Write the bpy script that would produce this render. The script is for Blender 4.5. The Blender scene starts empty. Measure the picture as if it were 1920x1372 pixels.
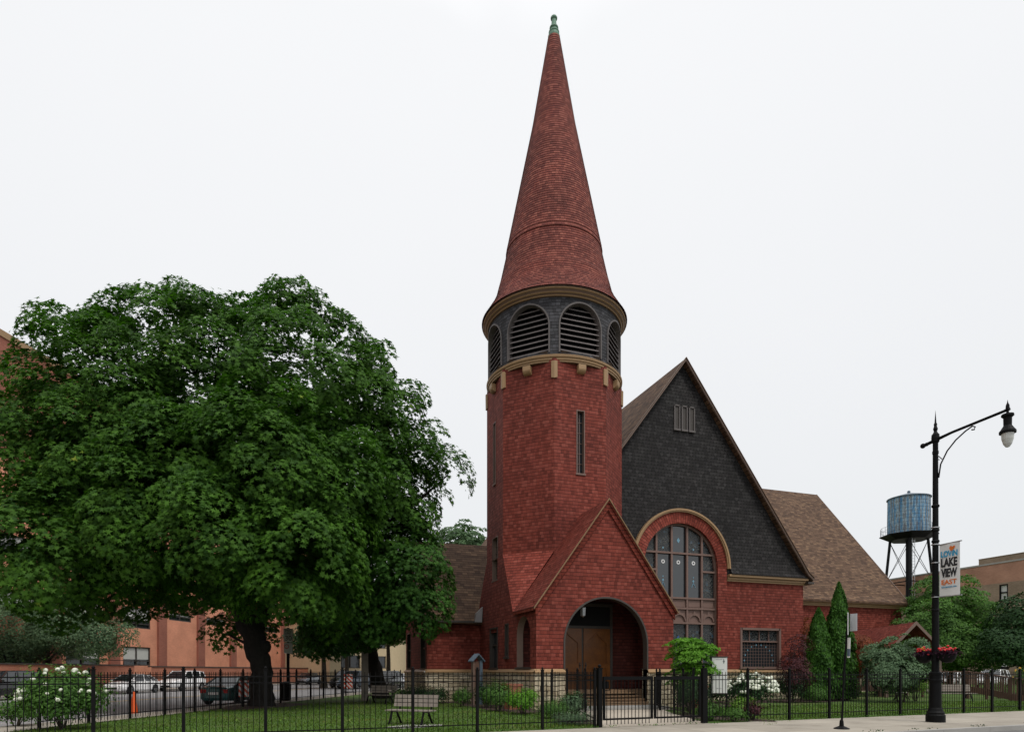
import bpy, math, random
import numpy as np
from math import sin, cos, pi, radians, sqrt, atan2
random.seed(7); rng = np.random.default_rng(7)
scene = bpy.context.scene
C = scene.collection
# ------------------------------------------------------------------ camera geometry of the place
ALPHA = radians(70.93); CA, SA = cos(ALPHA), sin(ALPHA); FP = 1200.0; EYE = 1.6; HY = 1257.0
def ray(px):
    r = (px - 960) / FP
    return CA + SA * r, SA - CA * r
def at(px, t):
    a, b = ray(px); return a * t, b * t
def G(px, py):                      # a point of the ground
    return at(px, EYE * FP / (py - HY))
def onY(px, Y):
    a, b = ray(px); return a / b * Y
def onX(px, X):
    a, b = ray(px); return b / a * X
def dep(x, y): return x * CA + y * SA
def zat(py, t): return EYE + (HY - py) * t / FP

cam_d = bpy.data.cameras.new('camera'); cam = bpy.data.objects.new('camera', cam_d); C.objects.link(cam)
cam.location = (0, 0, EYE); cam.rotation_euler = (pi / 2, 0, ALPHA - pi / 2)
cam_d.sensor_width = 36; cam_d.lens = FP / 1920 * 36; cam_d.shift_y = (HY - 686) / 1920
cam_d.clip_end = 2000; cam_d.clip_start = 0.1
scene.camera = cam
# ------------------------------------------------------------------ node helpers / materials
def newmat(name):
    m = bpy.data.materials.new(name); m.use_nodes = True
    nt = m.node_tree; nt.nodes.clear()
    out = nt.nodes.new('ShaderNodeOutputMaterial'); b = nt.nodes.new('ShaderNodeBsdfPrincipled')
    nt.links.new(b.outputs[0], out.inputs[0])
    return m, nt, b
def N(nt, t, **k):
    n = nt.nodes.new(t)
    for a, v in k.items(): setattr(n, a, v)
    return n
def mth(nt, op, a, b=None, c=None):
    n = N(nt, 'ShaderNodeMath', operation=op)
    for i, v in enumerate((a, b, c)):
        if v is None: continue
        if isinstance(v, (int, float)): n.inputs[i].default_value = v
        else: nt.links.new(v, n.inputs[i])
    return n.outputs[0]
def ramp(nt, fac, stops):
    n = N(nt, 'ShaderNodeValToRGB'); e = n.color_ramp.elements
    while len(e) < len(stops): e.new(0.5)
    for i, (p, c) in enumerate(stops): e[i].position = p; e[i].color = (*c, 1)
    nt.links.new(fac, n.inputs[0]); return n.outputs[0]
def mix(nt, fac, a, b, mode='MIX'):
    n = N(nt, 'ShaderNodeMix', data_type='RGBA', blend_type=mode)
    for idx, v in ((0, fac), (6, a), (7, b)):
        if isinstance(v, (int, float)): n.inputs[idx].default_value = v
        elif isinstance(v, tuple): n.inputs[idx].default_value = (*v, 1)
        else: nt.links.new(v, n.inputs[idx])
    return n.outputs[2]
def noise(nt, scale, detail=4, vec=None, rough=.55):
    n = N(nt, 'ShaderNodeTexNoise'); n.inputs['Scale'].default_value = scale; n.inputs['Detail'].default_value = detail
    n.inputs['Roughness'].default_value = rough
    if vec is not None: nt.links.new(vec, n.inputs['Vector'])
    return n.outputs[0]
def bump(nt, b, h, dist=.02, strength=1.0):
    n = N(nt, 'ShaderNodeBump'); n.inputs['Distance'].default_value = dist; n.inputs['Strength'].default_value = strength
    nt.links.new(h, n.inputs['Height']); nt.links.new(n.outputs[0], b.inputs['Normal'])
def objvec(nt): return N(nt, 'ShaderNodeTexCoord').outputs['Object']

def plain(name, col, rough=.6, metal=0, var=.18, scale=3., bmp=0.0, spec=.4, fine=40.):
    m, nt, b = newmat(name); v = objvec(nt)
    n1 = noise(nt, scale, 5, v); n2 = noise(nt, fine, 3, v)
    f = mth(nt, 'ADD', mth(nt, 'MULTIPLY', n1, .7), mth(nt, 'MULTIPLY', n2, .3))
    lo = tuple(c * (1 - var) for c in col); hi = tuple(min(1, c * (1 + var)) for c in col)
    nt.links.new(ramp(nt, f, [(.3, lo), (.7, hi)]), b.inputs['Base Color'])
    b.inputs['Roughness'].default_value = rough; b.inputs['Metallic'].default_value = metal
    b.inputs['Specular IOR Level'].default_value = spec
    if bmp: bump(nt, b, n2, bmp)
    return m
def shingle(name, cols, row=.155, w=.155, gap=.5, b_d=.02, rough=.8, scallop=False, weather=.55, jit=.5):
    """rows of shingles of uneven width, laid out in metres of UV"""
    m, nt, b = newmat(name)
    sep = N(nt, 'ShaderNodeSeparateXYZ'); nt.links.new(N(nt, 'ShaderNodeUVMap').outputs[0], sep.inputs[0])
    u, v = sep.outputs[0], sep.outputs[1]
    vr = mth(nt, 'DIVIDE', v, row); r = mth(nt, 'FLOOR', vr); fv = mth(nt, 'FRACT', vr)
    wn = N(nt, 'ShaderNodeTexWhiteNoise', noise_dimensions='1D'); nt.links.new(r, wn.inputs['W'])
    uu = mth(nt, 'ADD', mth(nt, 'DIVIDE', u, w), mth(nt, 'MULTIPLY', wn.outputs['Value'], 13.7))
    cv = N(nt, 'ShaderNodeCombineXYZ'); nt.links.new(uu, cv.inputs[0]); nt.links.new(r, cv.inputs[1])
    wob = noise(nt, .9, 1, cv.outputs[0])
    uu = mth(nt, 'ADD', uu, mth(nt, 'MULTIPLY', mth(nt, 'SUBTRACT', wob, .5), jit * 2))
    cell = mth(nt, 'FLOOR', uu); fu = mth(nt, 'FRACT', uu)
    cc = N(nt, 'ShaderNodeCombineXYZ'); nt.links.new(cell, cc.inputs[0]); nt.links.new(r, cc.inputs[1])
    w2 = N(nt, 'ShaderNodeTexWhiteNoise', noise_dimensions='3D'); nt.links.new(cc.outputs[0], w2.inputs['Vector'])
    c = ramp(nt, w2.outputs['Value'], [(i / (len(cols) - 1), k) for i, k in enumerate(cols)])
    cu = N(nt, 'ShaderNodeCombineXYZ'); nt.links.new(u, cu.inputs[0]); nt.links.new(v, cu.inputs[1])
    st = noise(nt, .45, 6, cu.outputs[0], .65)
    cs = N(nt, 'ShaderNodeCombineXYZ'); nt.links.new(mth(nt, 'MULTIPLY', u, 22.), cs.inputs[0]); nt.links.new(mth(nt, 'MULTIPLY', v, 1.6), cs.inputs[1])
    gr = noise(nt, 1., 4, cs.outputs[0])
    c = mix(nt, weather, c, ramp(nt, st, [(.3, (.45, .42, .42)), (.5, (.9, .9, .9)), (.72, (1.25, 1.2, 1.15))]), 'MULTIPLY')
    c = mix(nt, .35, c, ramp(nt, gr, [(.3, (.6, .6, .6)), (.7, (1.25, 1.25, 1.25))]), 'MULTIPLY')
    if scallop:
        q = mth(nt, 'SUBTRACT', fu, .5); q = mth(nt, 'MULTIPLY', mth(nt, 'MULTIPLY', q, q), 1.6)
        edge = mth(nt, 'LESS_THAN', fv, mth(nt, 'ADD', q, .06)); hgt = mth(nt, 'SUBTRACT', 1.0, mth(nt, 'MULTIPLY', fv, .8))
    else:
        edge = mth(nt, 'LESS_THAN', fv, .17); hgt = mth(nt, 'SUBTRACT', 1.0, fv)
    joint = mth(nt, 'MAXIMUM', edge, mth(nt, 'MULTIPLY', mth(nt, 'LESS_THAN', fu, .05), .7))
    dark = tuple(k * .25 for k in cols[0])
    c = mix(nt, mth(nt, 'MULTIPLY', joint, gap), c, dark)
    nt.links.new(c, b.inputs['Base Color'])
    h = mth(nt, 'SUBTRACT', mth(nt, 'ADD', hgt, mth(nt, 'MULTIPLY', w2.outputs['Value'], .25)), joint)
    bump(nt, b, h, b_d)
    b.inputs['Roughness'].default_value = rough; b.inputs['Specular IOR Level'].default_value = .25
    return m
def brick(name, c1, c2, mortar, bw, rh, ms=.01, rough=.85, rubble=0, weather=.45):
    m, nt, b = newmat(name)
    uv = N(nt, 'ShaderNodeUVMap').outputs[0]
    vec = uv
    if rubble:
        nn = N(nt, 'ShaderNodeTexNoise'); nn.inputs['Scale'].default_value = 2.2; nt.links.new(uv, nn.inputs['Vector'])
        va = N(nt, 'ShaderNodeVectorMath', operation='MULTIPLY_ADD'); nt.links.new(nn.outputs['Color'], va.inputs[0])
        va.inputs[1].default_value = (rubble, rubble * .45, 0); nt.links.new(uv, va.inputs[2]); vec = va.outputs[0]
    t = N(nt, 'ShaderNodeTexBrick'); nt.links.new(vec, t.inputs['Vector'])
    for k, v in (('Color1', (*c1, 1)), ('Color2', (*c2, 1)), ('Mortar', (*mortar, 1)), ('Scale', 1.0), ('Mortar Size', ms), ('Mortar Smooth', .2), ('Bias', 0.), ('Brick Width', bw), ('Row Height', rh)):
        t.inputs[k].default_value = v
    n1 = noise(nt, .5, 6, uv); n2 = noise(nt, 9, 6, uv, .7)
    c = mix(nt, weather, t.outputs['Color'], ramp(nt, n1, [(.3, (.55, .52, .5)), (.7, (1.2, 1.2, 1.2))]), 'MULTIPLY')
    c = mix(nt, .4 if rubble else .15, c, ramp(nt, n2, [(.3, (.6, .6, .58)), (.7, (1.25, 1.25, 1.25))]), 'MULTIPLY')
    nt.links.new(c, b.inputs['Base Color'])
    h = mth(nt, 'SUBTRACT', mth(nt, 'MULTIPLY', n2, 1.0 if rubble else .15), t.outputs['Fac'])
    bump(nt, b, h, .06 if rubble else .008)
    b.inputs['Roughness'].default_value = rough; b.inputs['Specular IOR Level'].default_value = .2
    return m
def foliage(name, dark, light, trans=.3, yellow=None):
    m, nt, b = newmat(name)
    a = N(nt, 'ShaderNodeAttribute', attribute_name='rnd')
    st = [(0, dark), (.75, light), (1, tuple(x * 1.35 for x in light))]
    if yellow: st = [(0, dark), (.7, light), (.98, tuple(x * 1.3 for x in light)), (1, yellow)]
    c = ramp(nt, a.outputs['Fac'], st)
    nt.links.new(c, b.inputs['Base Color']); b.inputs['Roughness'].default_value = .6; b.inputs['Specular IOR Level'].default_value = .13
    tr = N(nt, 'ShaderNodeBsdfTranslucent'); nt.links.new(mix(nt, 1.0, c, (.9, 1.25, .35), 'MULTIPLY'), tr.inputs[0])
    mx = N(nt, 'ShaderNodeMixShader'); mx.inputs[0].default_value = trans
    out = [n for n in nt.nodes if n.type == 'OUTPUT_MATERIAL'][0]
    nt.links.new(b.outputs[0], mx.inputs[1]); nt.links.new(tr.outputs[0], mx.inputs[2]); nt.links.new(mx.outputs[0], out.inputs[0])
    return m
def glassm(name, tint=(.02, .024, .028), rough=.06, lead=None, spec=.6, cellw=.18):
    m, nt, b = newmat(name)
    b.inputs['Base Color'].default_value = (*tint, 1); b.inputs['Roughness'].default_value = rough
    b.inputs['Specular IOR Level'].default_value = spec
    v = N(nt, 'ShaderNodeUVMap').outputs[0]
    if lead:                               # leaded lights: curved cames between small panes
        vo = N(nt, 'ShaderNodeTexVoronoi', feature='DISTANCE_TO_EDGE'); vo.inputs['Scale'].default_value = 1 / cellw; nt.links.new(v, vo.inputs['Vector'])
        vc = N(nt, 'ShaderNodeTexVoronoi'); vc.inputs['Scale'].default_value = 1 / cellw; nt.links.new(v, vc.inputs['Vector'])
        e = mth(nt, 'LESS_THAN', vo.outputs['Distance'], .05)
        cell = ramp(nt, N_sep(nt, vc.outputs['Color']), [(0, tint), (.75, tuple(x * 2.2 for x in tint)), (.93, (.02, .03, .036)), (1, (.05, .09, .13))])
        nt.links.new(mix(nt, e, cell, lead), b.inputs['Base Color'])
        nt.links.new(mth(nt, 'ADD', mth(nt, 'MULTIPLY', e, .4), rough), b.inputs['Roughness'])
        bump(nt, b, mth(nt, 'ADD', e, mth(nt, 'MULTIPLY', noise(nt, 6, 2, v), .6)), .003)
    else:
        bump(nt, b, noise(nt, 1.2, 2, v), .01)
    return m
def N_sep(nt, col):
    s = N(nt, 'ShaderNodeSeparateColor'); nt.links.new(col, s.inputs[0]); return s.outputs[0]

M = {}
RED = [(.118, .020, .012), (.160, .029, .018), (.185, .035, .022), (.200, .040, .027), (.245, .058, .040)]
M['red'] = shingle('red_shingle', RED, gap=.65)
M['red_roof'] = shingle('red_roof_shingle', [tuple(k * 1.25 for k in c) for c in RED], row=.15, w=.19, gap=.9, b_d=.03)
M['spire'] = shingle('spire_shingle', [(.14, .034, .026), (.18, .044, .033), (.23, .062, .045), (.30, .095, .068)], row=.135, w=.16, gap=.5, b_d=.015, weather=.75)
M['slate'] = shingle('slate_shingle', [(.010, .009, .009), (.018, .0165, .0165), (.022, .0205, .0205), (.035, .033, .033)], row=.18, w=.2, gap=1.0, scallop=True, weather=.7, b_d=.035)
M['slate_plain'] = shingle('grey_belfry_shingle', [(.026, .026, .029), (.038, .038, .042), (.048, .048, .053), (.075, .075, .083)], row=.15, w=.2, gap=.8)
M['brown_roof'] = shingle('brown_roof_shingle', [(.062, .033, .019), (.102, .057, .033), (.122, .070, .042), (.175, .105, .060)], row=.2, w=.32, gap=.8, b_d=.012, weather=.25)
M['shaded_red'] = shingle('porch_shade_shingle', [tuple(k * .42 for k in c) for c in RED], gap=.8)  # same red shingle, darkened: the porch's inner shade put into the colour
M['tan'] = plain('tan_trim', (.32, .20, .10), .55, var=.1)
M['cornice_brown'] = plain('cornice_brown', (.13, .08, .05), .6, var=.1)
M['rake_tan'] = plain('rake_tan', (.21, .125, .06), .6, var=.12)
M['grey_frame'] = plain('grey_frame', (.105, .092, .088), .6, var=.1)
M['brown_trim'] = plain('brown_trim', (.17, .115, .09), .6, var=.12)
M['bronze'] = plain('bronze_trim', (.05, .042, .036), .5, var=.2)
M['mauve'] = plain('mauve_frame', (.17, .105, .085), .6, var=.12)
M['stone'] = brick('limestone', (.46, .38, .25), (.70, .62, .46), (.13, .10, .07), .55, .21, .020, rubble=.30)
M['school'] = brick('orange_brick', (.70, .275, .165), (.78, .325, .195), (.60, .32, .22), .24, .08, .012)
M['school_dark'] = brick('red_brick', (.30, .095, .065), (.36, .12, .08), (.30, .16, .12), .24, .08, .012)
M['wallbrick'] = brick('low_wall_brick', (.40, .135, .085), (.46, .165, .105), (.40, .22, .15), .24, .08, .012)
M['tanbrick'] = brick('tan_brick', (.25, .18, .13), (.32, .235, .17), (.25, .20, .15), .24, .08, .012, weather=.5)
M['pinkbrick'] = brick('pink_brick', (.40, .20, .135), (.46, .24, .165), (.36, .24, .18), .24, .08, .012, weather=.5)
M['cream'] = plain('cream_render', (.55, .44, .28), .8, var=.08)
M['wood_door'] = plain('oak_door', (.16, .056, .011), .35, var=.4, scale=2, fine=14)
M['board'] = plain('tan_step_board', (.22, .14, .08), .6, var=.2)
M['black'] = plain('black_iron', (.0045, .0046, .005), .55, var=.3, spec=.12)
M['darkhole'] = plain('dark_interior', (.006, .006, .007), .9)
M['glass'] = glassm('window_glass')
M['lead'] = glassm('leaded_glass', (.004, .005, .006), .3, lead=(.06, .06, .055), spec=.3)
M['lead_small'] = glassm('leaded_glass_small', (.005, .007, .009), .25, lead=(.085, .085, .075), cellw=.13, spec=.5)
M['plain_glass'] = glassm('clear_window_glass', (.02, .024, .028), .03, spec=1.0)
M['copper'] = plain('green_copper', (.13, .24, .17), .6, var=.35, scale=8)
M['white'] = plain('white_paint', (.78, .78, .77), .4, var=.04)
M['blind'] = plain('window_blind', (.50, .51, .48), .6, var=.05)
M['concrete'] = plain('pale_concrete', (.40, .35, .285), .85, var=.14, scale=.6, bmp=.004)
M['slab'] = plain('grey_concrete', (.30, .29, .27), .85, var=.15, scale=1., bmp=.004)
M['alum'] = plain('bare_aluminium', (.45, .46, .47), .35, .7, var=.1)
M['greywood'] = plain('grey_bench_wood', (.22, .19, .16), .8, var=.3, fine=60)
M['whitewood'] = plain('white_bench_wood', (.50, .48, .42), .7, var=.15)
M['brownwood'] = plain('brown_deck_wood', (.12, .065, .045), .75, var=.25)
M['terracotta'] = plain('terracotta', (.30, .11, .07), .8, var=.15)
M['bark'] = plain('dark_bark', (.013, .011, .009), .95, var=.5, scale=6, bmp=.03)
M['bark2'] = plain('grey_bark', (.06, .05, .035), .95, var=.5, scale=6, bmp=.03)
M['soil'] = plain('mulch', (.045, .028, .020), .95, var=.5, scale=12, bmp=.03)
M['tyre'] = plain('tyre_rubber', (.015, .015, .016), .8)
M['rim'] = plain('wheel_metal', (.45, .46, .47), .3, .8)
M['redlamp'] = plain('red_lens', (.35, .01, .01), .15)
M['clearlamp'] = plain('clear_lens', (.6, .6, .6), .1)
M['orange'] = plain('safety_orange', (.75, .11, .02), .5, var=.08)
M['signwhite'] = plain('sign_white', (.70, .70, .68), .4, var=.04)
M['ink'] = plain('black_ink', (.02, .02, .022), .5)
M['inkgrey'] = plain('grey_ink', (.16, .17, .18), .5)
M['inkred'] = plain('red_ink', (.5, .02, .02), .5)
M['inkblue'] = plain('blue_ink', (.03, .30, .50), .5)
M['inkorange'] = plain('orange_ink', (.70, .17, .03), .5)
M['lampglass'] = plain('pale_lamp_glass', (.55, .56, .52), .15)
M['bluegrey'] = plain('blue_grey_paint', (.10, .14, .18), .4)
M['petalwhite'] = plain('white_petal', (.72, .74, .62), .6, var=.12, scale=5)
M['petalred'] = plain('red_petal', (.62, .015, .02), .5, var=.25)
M['petalyellow'] = plain('yellow_petal', (.70, .42, .03), .5)
M['leaf_maple'] = foliage('maple_leaf', (.017, .054, .009), (.058, .140, .015), .32, yellow=(.22, .26, .03))
M['leaf_maple2'] = foliage('maple_leaf_deep', (.016, .052, .012), (.050, .128, .020), .28, yellow=(.2, .24, .03))
M['leaf_mid'] = foliage('mid_green_leaf', (.035, .085, .02), (.085, .18, .035), .3)
M['leaf_grey'] = foliage('grey_green_leaf', (.04, .08, .04), (.12, .19, .10), .2)
M['leaf_bright'] = foliage('bright_green_leaf', (.06, .15, .015), (.13, .30, .03), .35)
M['leaf_lime'] = foliage('lime_green_leaf', (.07, .14, .02), (.17, .30, .05), .35)
M['leaf_dark'] = foliage('dark_green_leaf', (.012, .035, .012), (.03, .07, .022), .15)
M['leaf_conifer'] = foliage('conifer_spray', (.015, .050, .008), (.045, .12, .015), .15)
M['leaf_red'] = foliage('rust_red_leaf', (.10, .025, .015), (.24, .075, .035), .3)
M['leaf_purple'] = foliage('purple_leaf', (.035, .012, .016), (.085, .03, .035), .2)
M['leaf_basket'] = foliage('purple_basket_leaf', (.015, .006, .012), (.05, .015, .035), .2)
M['leaf_haze'] = foliage('distant_leaf', (.05, .09, .045), (.10, .17, .08), .3)
M['grass'] = foliage('grass_blade', (.045, .085, .012), (.10, .17, .024), .3, yellow=(.24, .22, .07))
def paint(name, col, metal=.2):
    m, nt, b = newmat(name); b.inputs['Base Color'].default_value = (*col, 1); b.inputs['Metallic'].default_value = metal
    n = noise(nt, 3, 3, objvec(nt)); nt.links.new(ramp(nt, n, [(.3, (.22,) * 3), (.7, (.34,) * 3)]), b.inputs['Roughness'])
    b.inputs['Coat Weight'].default_value = .7; b.inputs['Coat Roughness'].default_value = .05; return m
def louver_mat(): return plain('louver_paint', (.15, .13, .125), .6)
M['louver'] = louver_mat()
# barricade stripes
def stripes():
    m, nt, b = newmat('barricade_stripe'); s = N(nt, 'ShaderNodeSeparateXYZ'); nt.links.new(objvec(nt), s.inputs[0])
    f = mth(nt, 'FRACT', mth(nt, 'MULTIPLY', mth(nt, 'ADD', s.outputs[2], s.outputs[0]), 3.2))
    nt.links.new(mix(nt, mth(nt, 'LESS_THAN', f, .5), (.72, .70, .66), (.62, .07, .02)), b.inputs['Base Color']); b.inputs['Roughness'].default_value = .5
    return m
M['stripe'] = stripes()
def tank_mat():
    m, nt, b = newmat('peeling_tank_paint'); uv = N(nt, 'ShaderNodeUVMap').outputs[0]
    s = N(nt, 'ShaderNodeSeparateXYZ'); nt.links.new(uv, s.inputs[0])
    st = mth(nt, 'FLOOR', mth(nt, 'MULTIPLY', s.outputs[0], 6)); w = N(nt, 'ShaderNodeTexWhiteNoise', noise_dimensions='1D'); nt.links.new(st, w.inputs['W'])
    cv = N(nt, 'ShaderNodeCombineXYZ'); nt.links.new(mth(nt, 'MULTIPLY', s.outputs[0], 5), cv.inputs[0]); nt.links.new(s.outputs[1], cv.inputs[1])
    n1 = noise(nt, .8, 6, cv.outputs[0], .7)
    f = mth(nt, 'ADD', mth(nt, 'MULTIPLY', w.outputs['Value'], .3), mth(nt, 'MULTIPLY', n1, .8))
    c = ramp(nt, f, [(.33, (.03, .10, .20)), (.45, (.07, .20, .34)), (.55, (.28, .36, .40)), (.64, (.10, .08, .07)), (.74, (.12, .25, .38)), (.85, (.34, .36, .36))])
    hoop = mth(nt, 'LESS_THAN', mth(nt, 'FRACT', mth(nt, 'MULTIPLY', s.outputs[1], 2.2)), .12)
    c = mix(nt, mth(nt, 'MULTIPLY', hoop, .5), c, (.05, .07, .09))
    nt.links.new(c, b.inputs['Base Color']); b.inputs['Roughness'].default_value = .8; bump(nt, b, hoop, .03)
    return m
M['tank'] = tank_mat()
def ground_mat(name, stops, sc, bmp, fine=30, rough=.95):
    m, nt, b = newmat(name); v = N(nt, 'ShaderNodeNewGeometry').outputs['Position']
    f = mth(nt, 'ADD', mth(nt, 'MULTIPLY', noise(nt, sc, 6, v, .6), .65), mth(nt, 'MULTIPLY', noise(nt, fine, 4, v), .35))
    nt.links.new(ramp(nt, f, stops), b.inputs['Base Color']); b.inputs['Roughness'].default_value = rough
    b.inputs['Specular IOR Level'].default_value = .25; bump(nt, b, noise(nt, fine, 5, v), bmp); return m
M['lawn'] = ground_mat('lawn_turf', [(.33, (.13, .12, .045)), (.42, (.075, .105, .025)), (.55, (.055, .115, .02)), (.7, (.08, .14, .028))], .5, .03)
M['asphalt_old'] = ground_mat('worn_asphalt', [(.3, (.20, .195, .20)), (.55, (.26, .255, .255)), (.7, (.31, .30, .295))], .35, .01, 60)
M['asphalt'] = ground_mat('asphalt', [(.3, (.10, .10, .102)), (.55, (.14, .139, .138)), (.7, (.175, .172, .168))], .35, .01, 60)
M['earth'] = ground_mat('distant_ground', [(.3, (.09, .10, .06)), (.7, (.14, .13, .10))], .05, .02)
def walk_mat():
    m, nt, b = newmat('sidewalk_concrete'); uv = N(nt, 'ShaderNodeUVMap').outputs[0]
    t = N(nt, 'ShaderNodeTexBrick', offset=0.0); nt.links.new(uv, t.inputs['Vector'])
    for k, v in (('Color1', (.30, .27, .225, 1)), ('Color2', (.37, .335, .28, 1)), ('Mortar', (.15, .13, .11, 1)), ('Scale', 1.0), ('Mortar Size', .012), ('Brick Width', 1.6), ('Row Height', 1.6), ('Mortar Smooth', .3)):
        t.inputs[k].default_value = v
    c = mix(nt, .6, t.outputs[0], ramp(nt, noise(nt, .7, 6, uv, .65), [(.3, (.5, .48, .45)), (.45, (.88, .88, .88)), (.7, (1.2, 1.2, 1.2))]), 'MULTIPLY')
    c = mix(nt, .25, c, ramp(nt, noise(nt, 40, 3, uv), [(.3, (.6, .6, .6)), (.7, (1.3, 1.3, 1.3))]), 'MULTIPLY')
    nt.links.new(c, b.inputs['Base Color']); b.inputs['Roughness'].default_value = .9; b.inputs['Specular IOR Level'].default_value = .2
    return m
M['walk'] = walk_mat()
# ------------------------------------------------------------------ mesh helpers
class Pl:                                 # a vertical plane: u runs along it, d is the distance out of it, z up
    def __init__(s, x, y, ux, uy):
        l = sqrt(ux * ux + uy * uy); s.x, s.y, s.ux, s.uy = x, y, ux / l, uy / l; s.nx, s.ny = s.uy, -s.ux
    def __call__(s, u, z, d=0): return (s.x + s.ux * u + s.nx * d, s.y + s.uy * u + s.ny * d, z)
class MB:
    def __init__(s): s.v = []; s.f = []; s.uv = []; s.sm = []
    def face(s, pts, uv=None, smooth=False):
        b = len(s.v); s.v += [tuple(p) for p in pts]; s.f.append(list(range(b, b + len(pts))))
        if uv is None:
            p = np.array(pts, float); n = np.cross(p[1] - p[0], p[-1] - p[0]); a = np.abs(n)
            if a[2] >= max(a[0], a[1]): uv = [(q[0], q[1]) for q in p]
            else:
                h = np.array([-n[1], n[0], 0]); h = h / (np.linalg.norm(h) + 1e-9); uv = [(float(q @ h), q[2]) for q in p]
        s.uv += [tuple(map(float, q)) for q in uv]; s.sm.append(smooth)
    def hexa(s, c):                        # 8 corners: bottom 4 ccw, top 4 ccw
        for i in ((3, 2, 1, 0), (4, 5, 6, 7), (0, 1, 5, 4), (1, 2, 6, 5), (2, 3, 7, 6), (3, 0, 4, 7)): s.face([c[k] for k in i])
    def box(s, x0, x1, y0, y1, z0, z1): s.hexa([(x0, y0, z0), (x1, y0, z0), (x1, y1, z0), (x0, y1, z0), (x0, y0, z1), (x1, y0, z1), (x1, y1, z1), (x0, y1, z1)])
    def pbox(s, pl, u0, u1, z0, z1, d0, d1):
        s.hexa([pl(u0, z0, d1), pl(u1, z0, d1), pl(u1, z0, d0), pl(u0, z0, d0), pl(u0, z1, d1), pl(u1, z1, d1), pl(u1, z1, d0), pl(u0, z1, d0)])
    def beam(s, a, b, w, h=None, up=(0, 0, 1)):
        h = h or w; a = np.array(a, float); b = np.array(b, float); d = b - a; d /= np.linalg.norm(d)
        up = np.array(up, float)
        if abs(d @ up) > .98: up = np.array([1., 0, 0])
        r = np.cross(d, up); r /= np.linalg.norm(r); u = np.cross(r, d); r = r * w / 2; u = u * h / 2
        s.hexa([a - r - u, a + r - u, b + r - u, b - r - u, a - r + u, a + r + u, b + r + u, b - r + u])
    def tube(s, pts, rad, seg=10, caps=True):
        pts = [np.array(p, float) for p in pts]; n = len(pts); rad = [rad] * n if isinstance(rad, (int, float)) else rad
        rings = []; ref = np.array([.3, .2, .93]) if abs((pts[-1] - pts[0])[2]) < .9 * np.linalg.norm(pts[-1] - pts[0]) else np.array([1., 0, 0])
        L = 0; ls = [0]
        for i in range(n):
            d = pts[min(i + 1, n - 1)] - pts[max(i - 1, 0)]; d = d / (np.linalg.norm(d) + 1e-9)
            r = np.cross(d, ref); r /= (np.linalg.norm(r) + 1e-9); u = np.cross(r, d)
            rings.append([pts[i] + rad[i] * (cos(2 * pi * k / seg) * r + sin(2 * pi * k / seg) * u) for k in range(seg)])
            if i: L += np.linalg.norm(pts[i] - pts[i - 1]); ls.append(L)
        for i in range(n - 1):
            for k in range(seg):
                k2 = (k + 1) % seg; s.face([rings[i][k2], rings[i][k], rings[i + 1][k], rings[i + 1][k2]], [(k2 / seg, ls[i]), (k / seg, ls[i]), (k / seg, ls[i + 1]), (k2 / seg, ls[i + 1])], True)
        if caps: s.face(rings[0]); s.face(rings[-1][::-1])
    def lathe(s, prof, cx, cy, seg=32, smooth=True, a0=0.0, caps=False):
        L = 0
        for i in range(len(prof) - 1):
            (r0, z0), (r1, z1) = prof[i], prof[i + 1]; l = sqrt((r1 - r0) ** 2 + (z1 - z0) ** 2); rm = max(r0, r1)
            for k in range(seg):
                a = a0 + 2 * pi * k / seg; b = a0 + 2 * pi * (k + 1) / seg
                p = [(cx + r0 * cos(a), cy + r0 * sin(a), z0), (cx + r0 * cos(b), cy + r0 * sin(b), z0), (cx + r1 * cos(b), cy + r1 * sin(b), z1), (cx + r1 * cos(a), cy + r1 * sin(a), z1)]
                u = [(a * rm, L), (b * rm, L), (b * rm, L + l), (a * rm, L + l)]
                if r1 < 1e-6: p = p[:3]; u = u[:3]
                elif r0 < 1e-6: p = [p[0], p[2], p[3]]; u = [u[0], u[2], u[3]]
                s.face(p, u, smooth)
            L += l
        if caps:
            for (r, z), rev in ((prof[0], True), (prof[-1], False)):
                if r > 1e-6:
                    p = [(cx + r * cos(2 * pi * k / seg), cy + r * sin(2 * pi * k / seg), z) for k in range(seg)]; s.face(p[::-1] if rev else p)
    def ball(s, c, r, seg=12, rings=8, sc=(1, 1, 1)):
        for i in range(rings):
            t0 = -pi / 2 + pi * i / rings; t1 = -pi / 2 + pi * (i + 1) / rings
            for k in range(seg):
                a = 2 * pi * k / seg; b = 2 * pi * (k + 1) / seg
                P = lambda t, q: (c[0] + r * sc[0] * cos(t) * cos(q), c[1] + r * sc[1] * cos(t) * sin(q), c[2] + r * sc[2] * sin(t))
                p = [P(t0, a), P(t0, b), P(t1, b), P(t1, a)]
                if i == 0: p = [p[0], p[2], p[3]]
                if i == rings - 1: p = p[:3]
                s.face(p, None, True)
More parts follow.
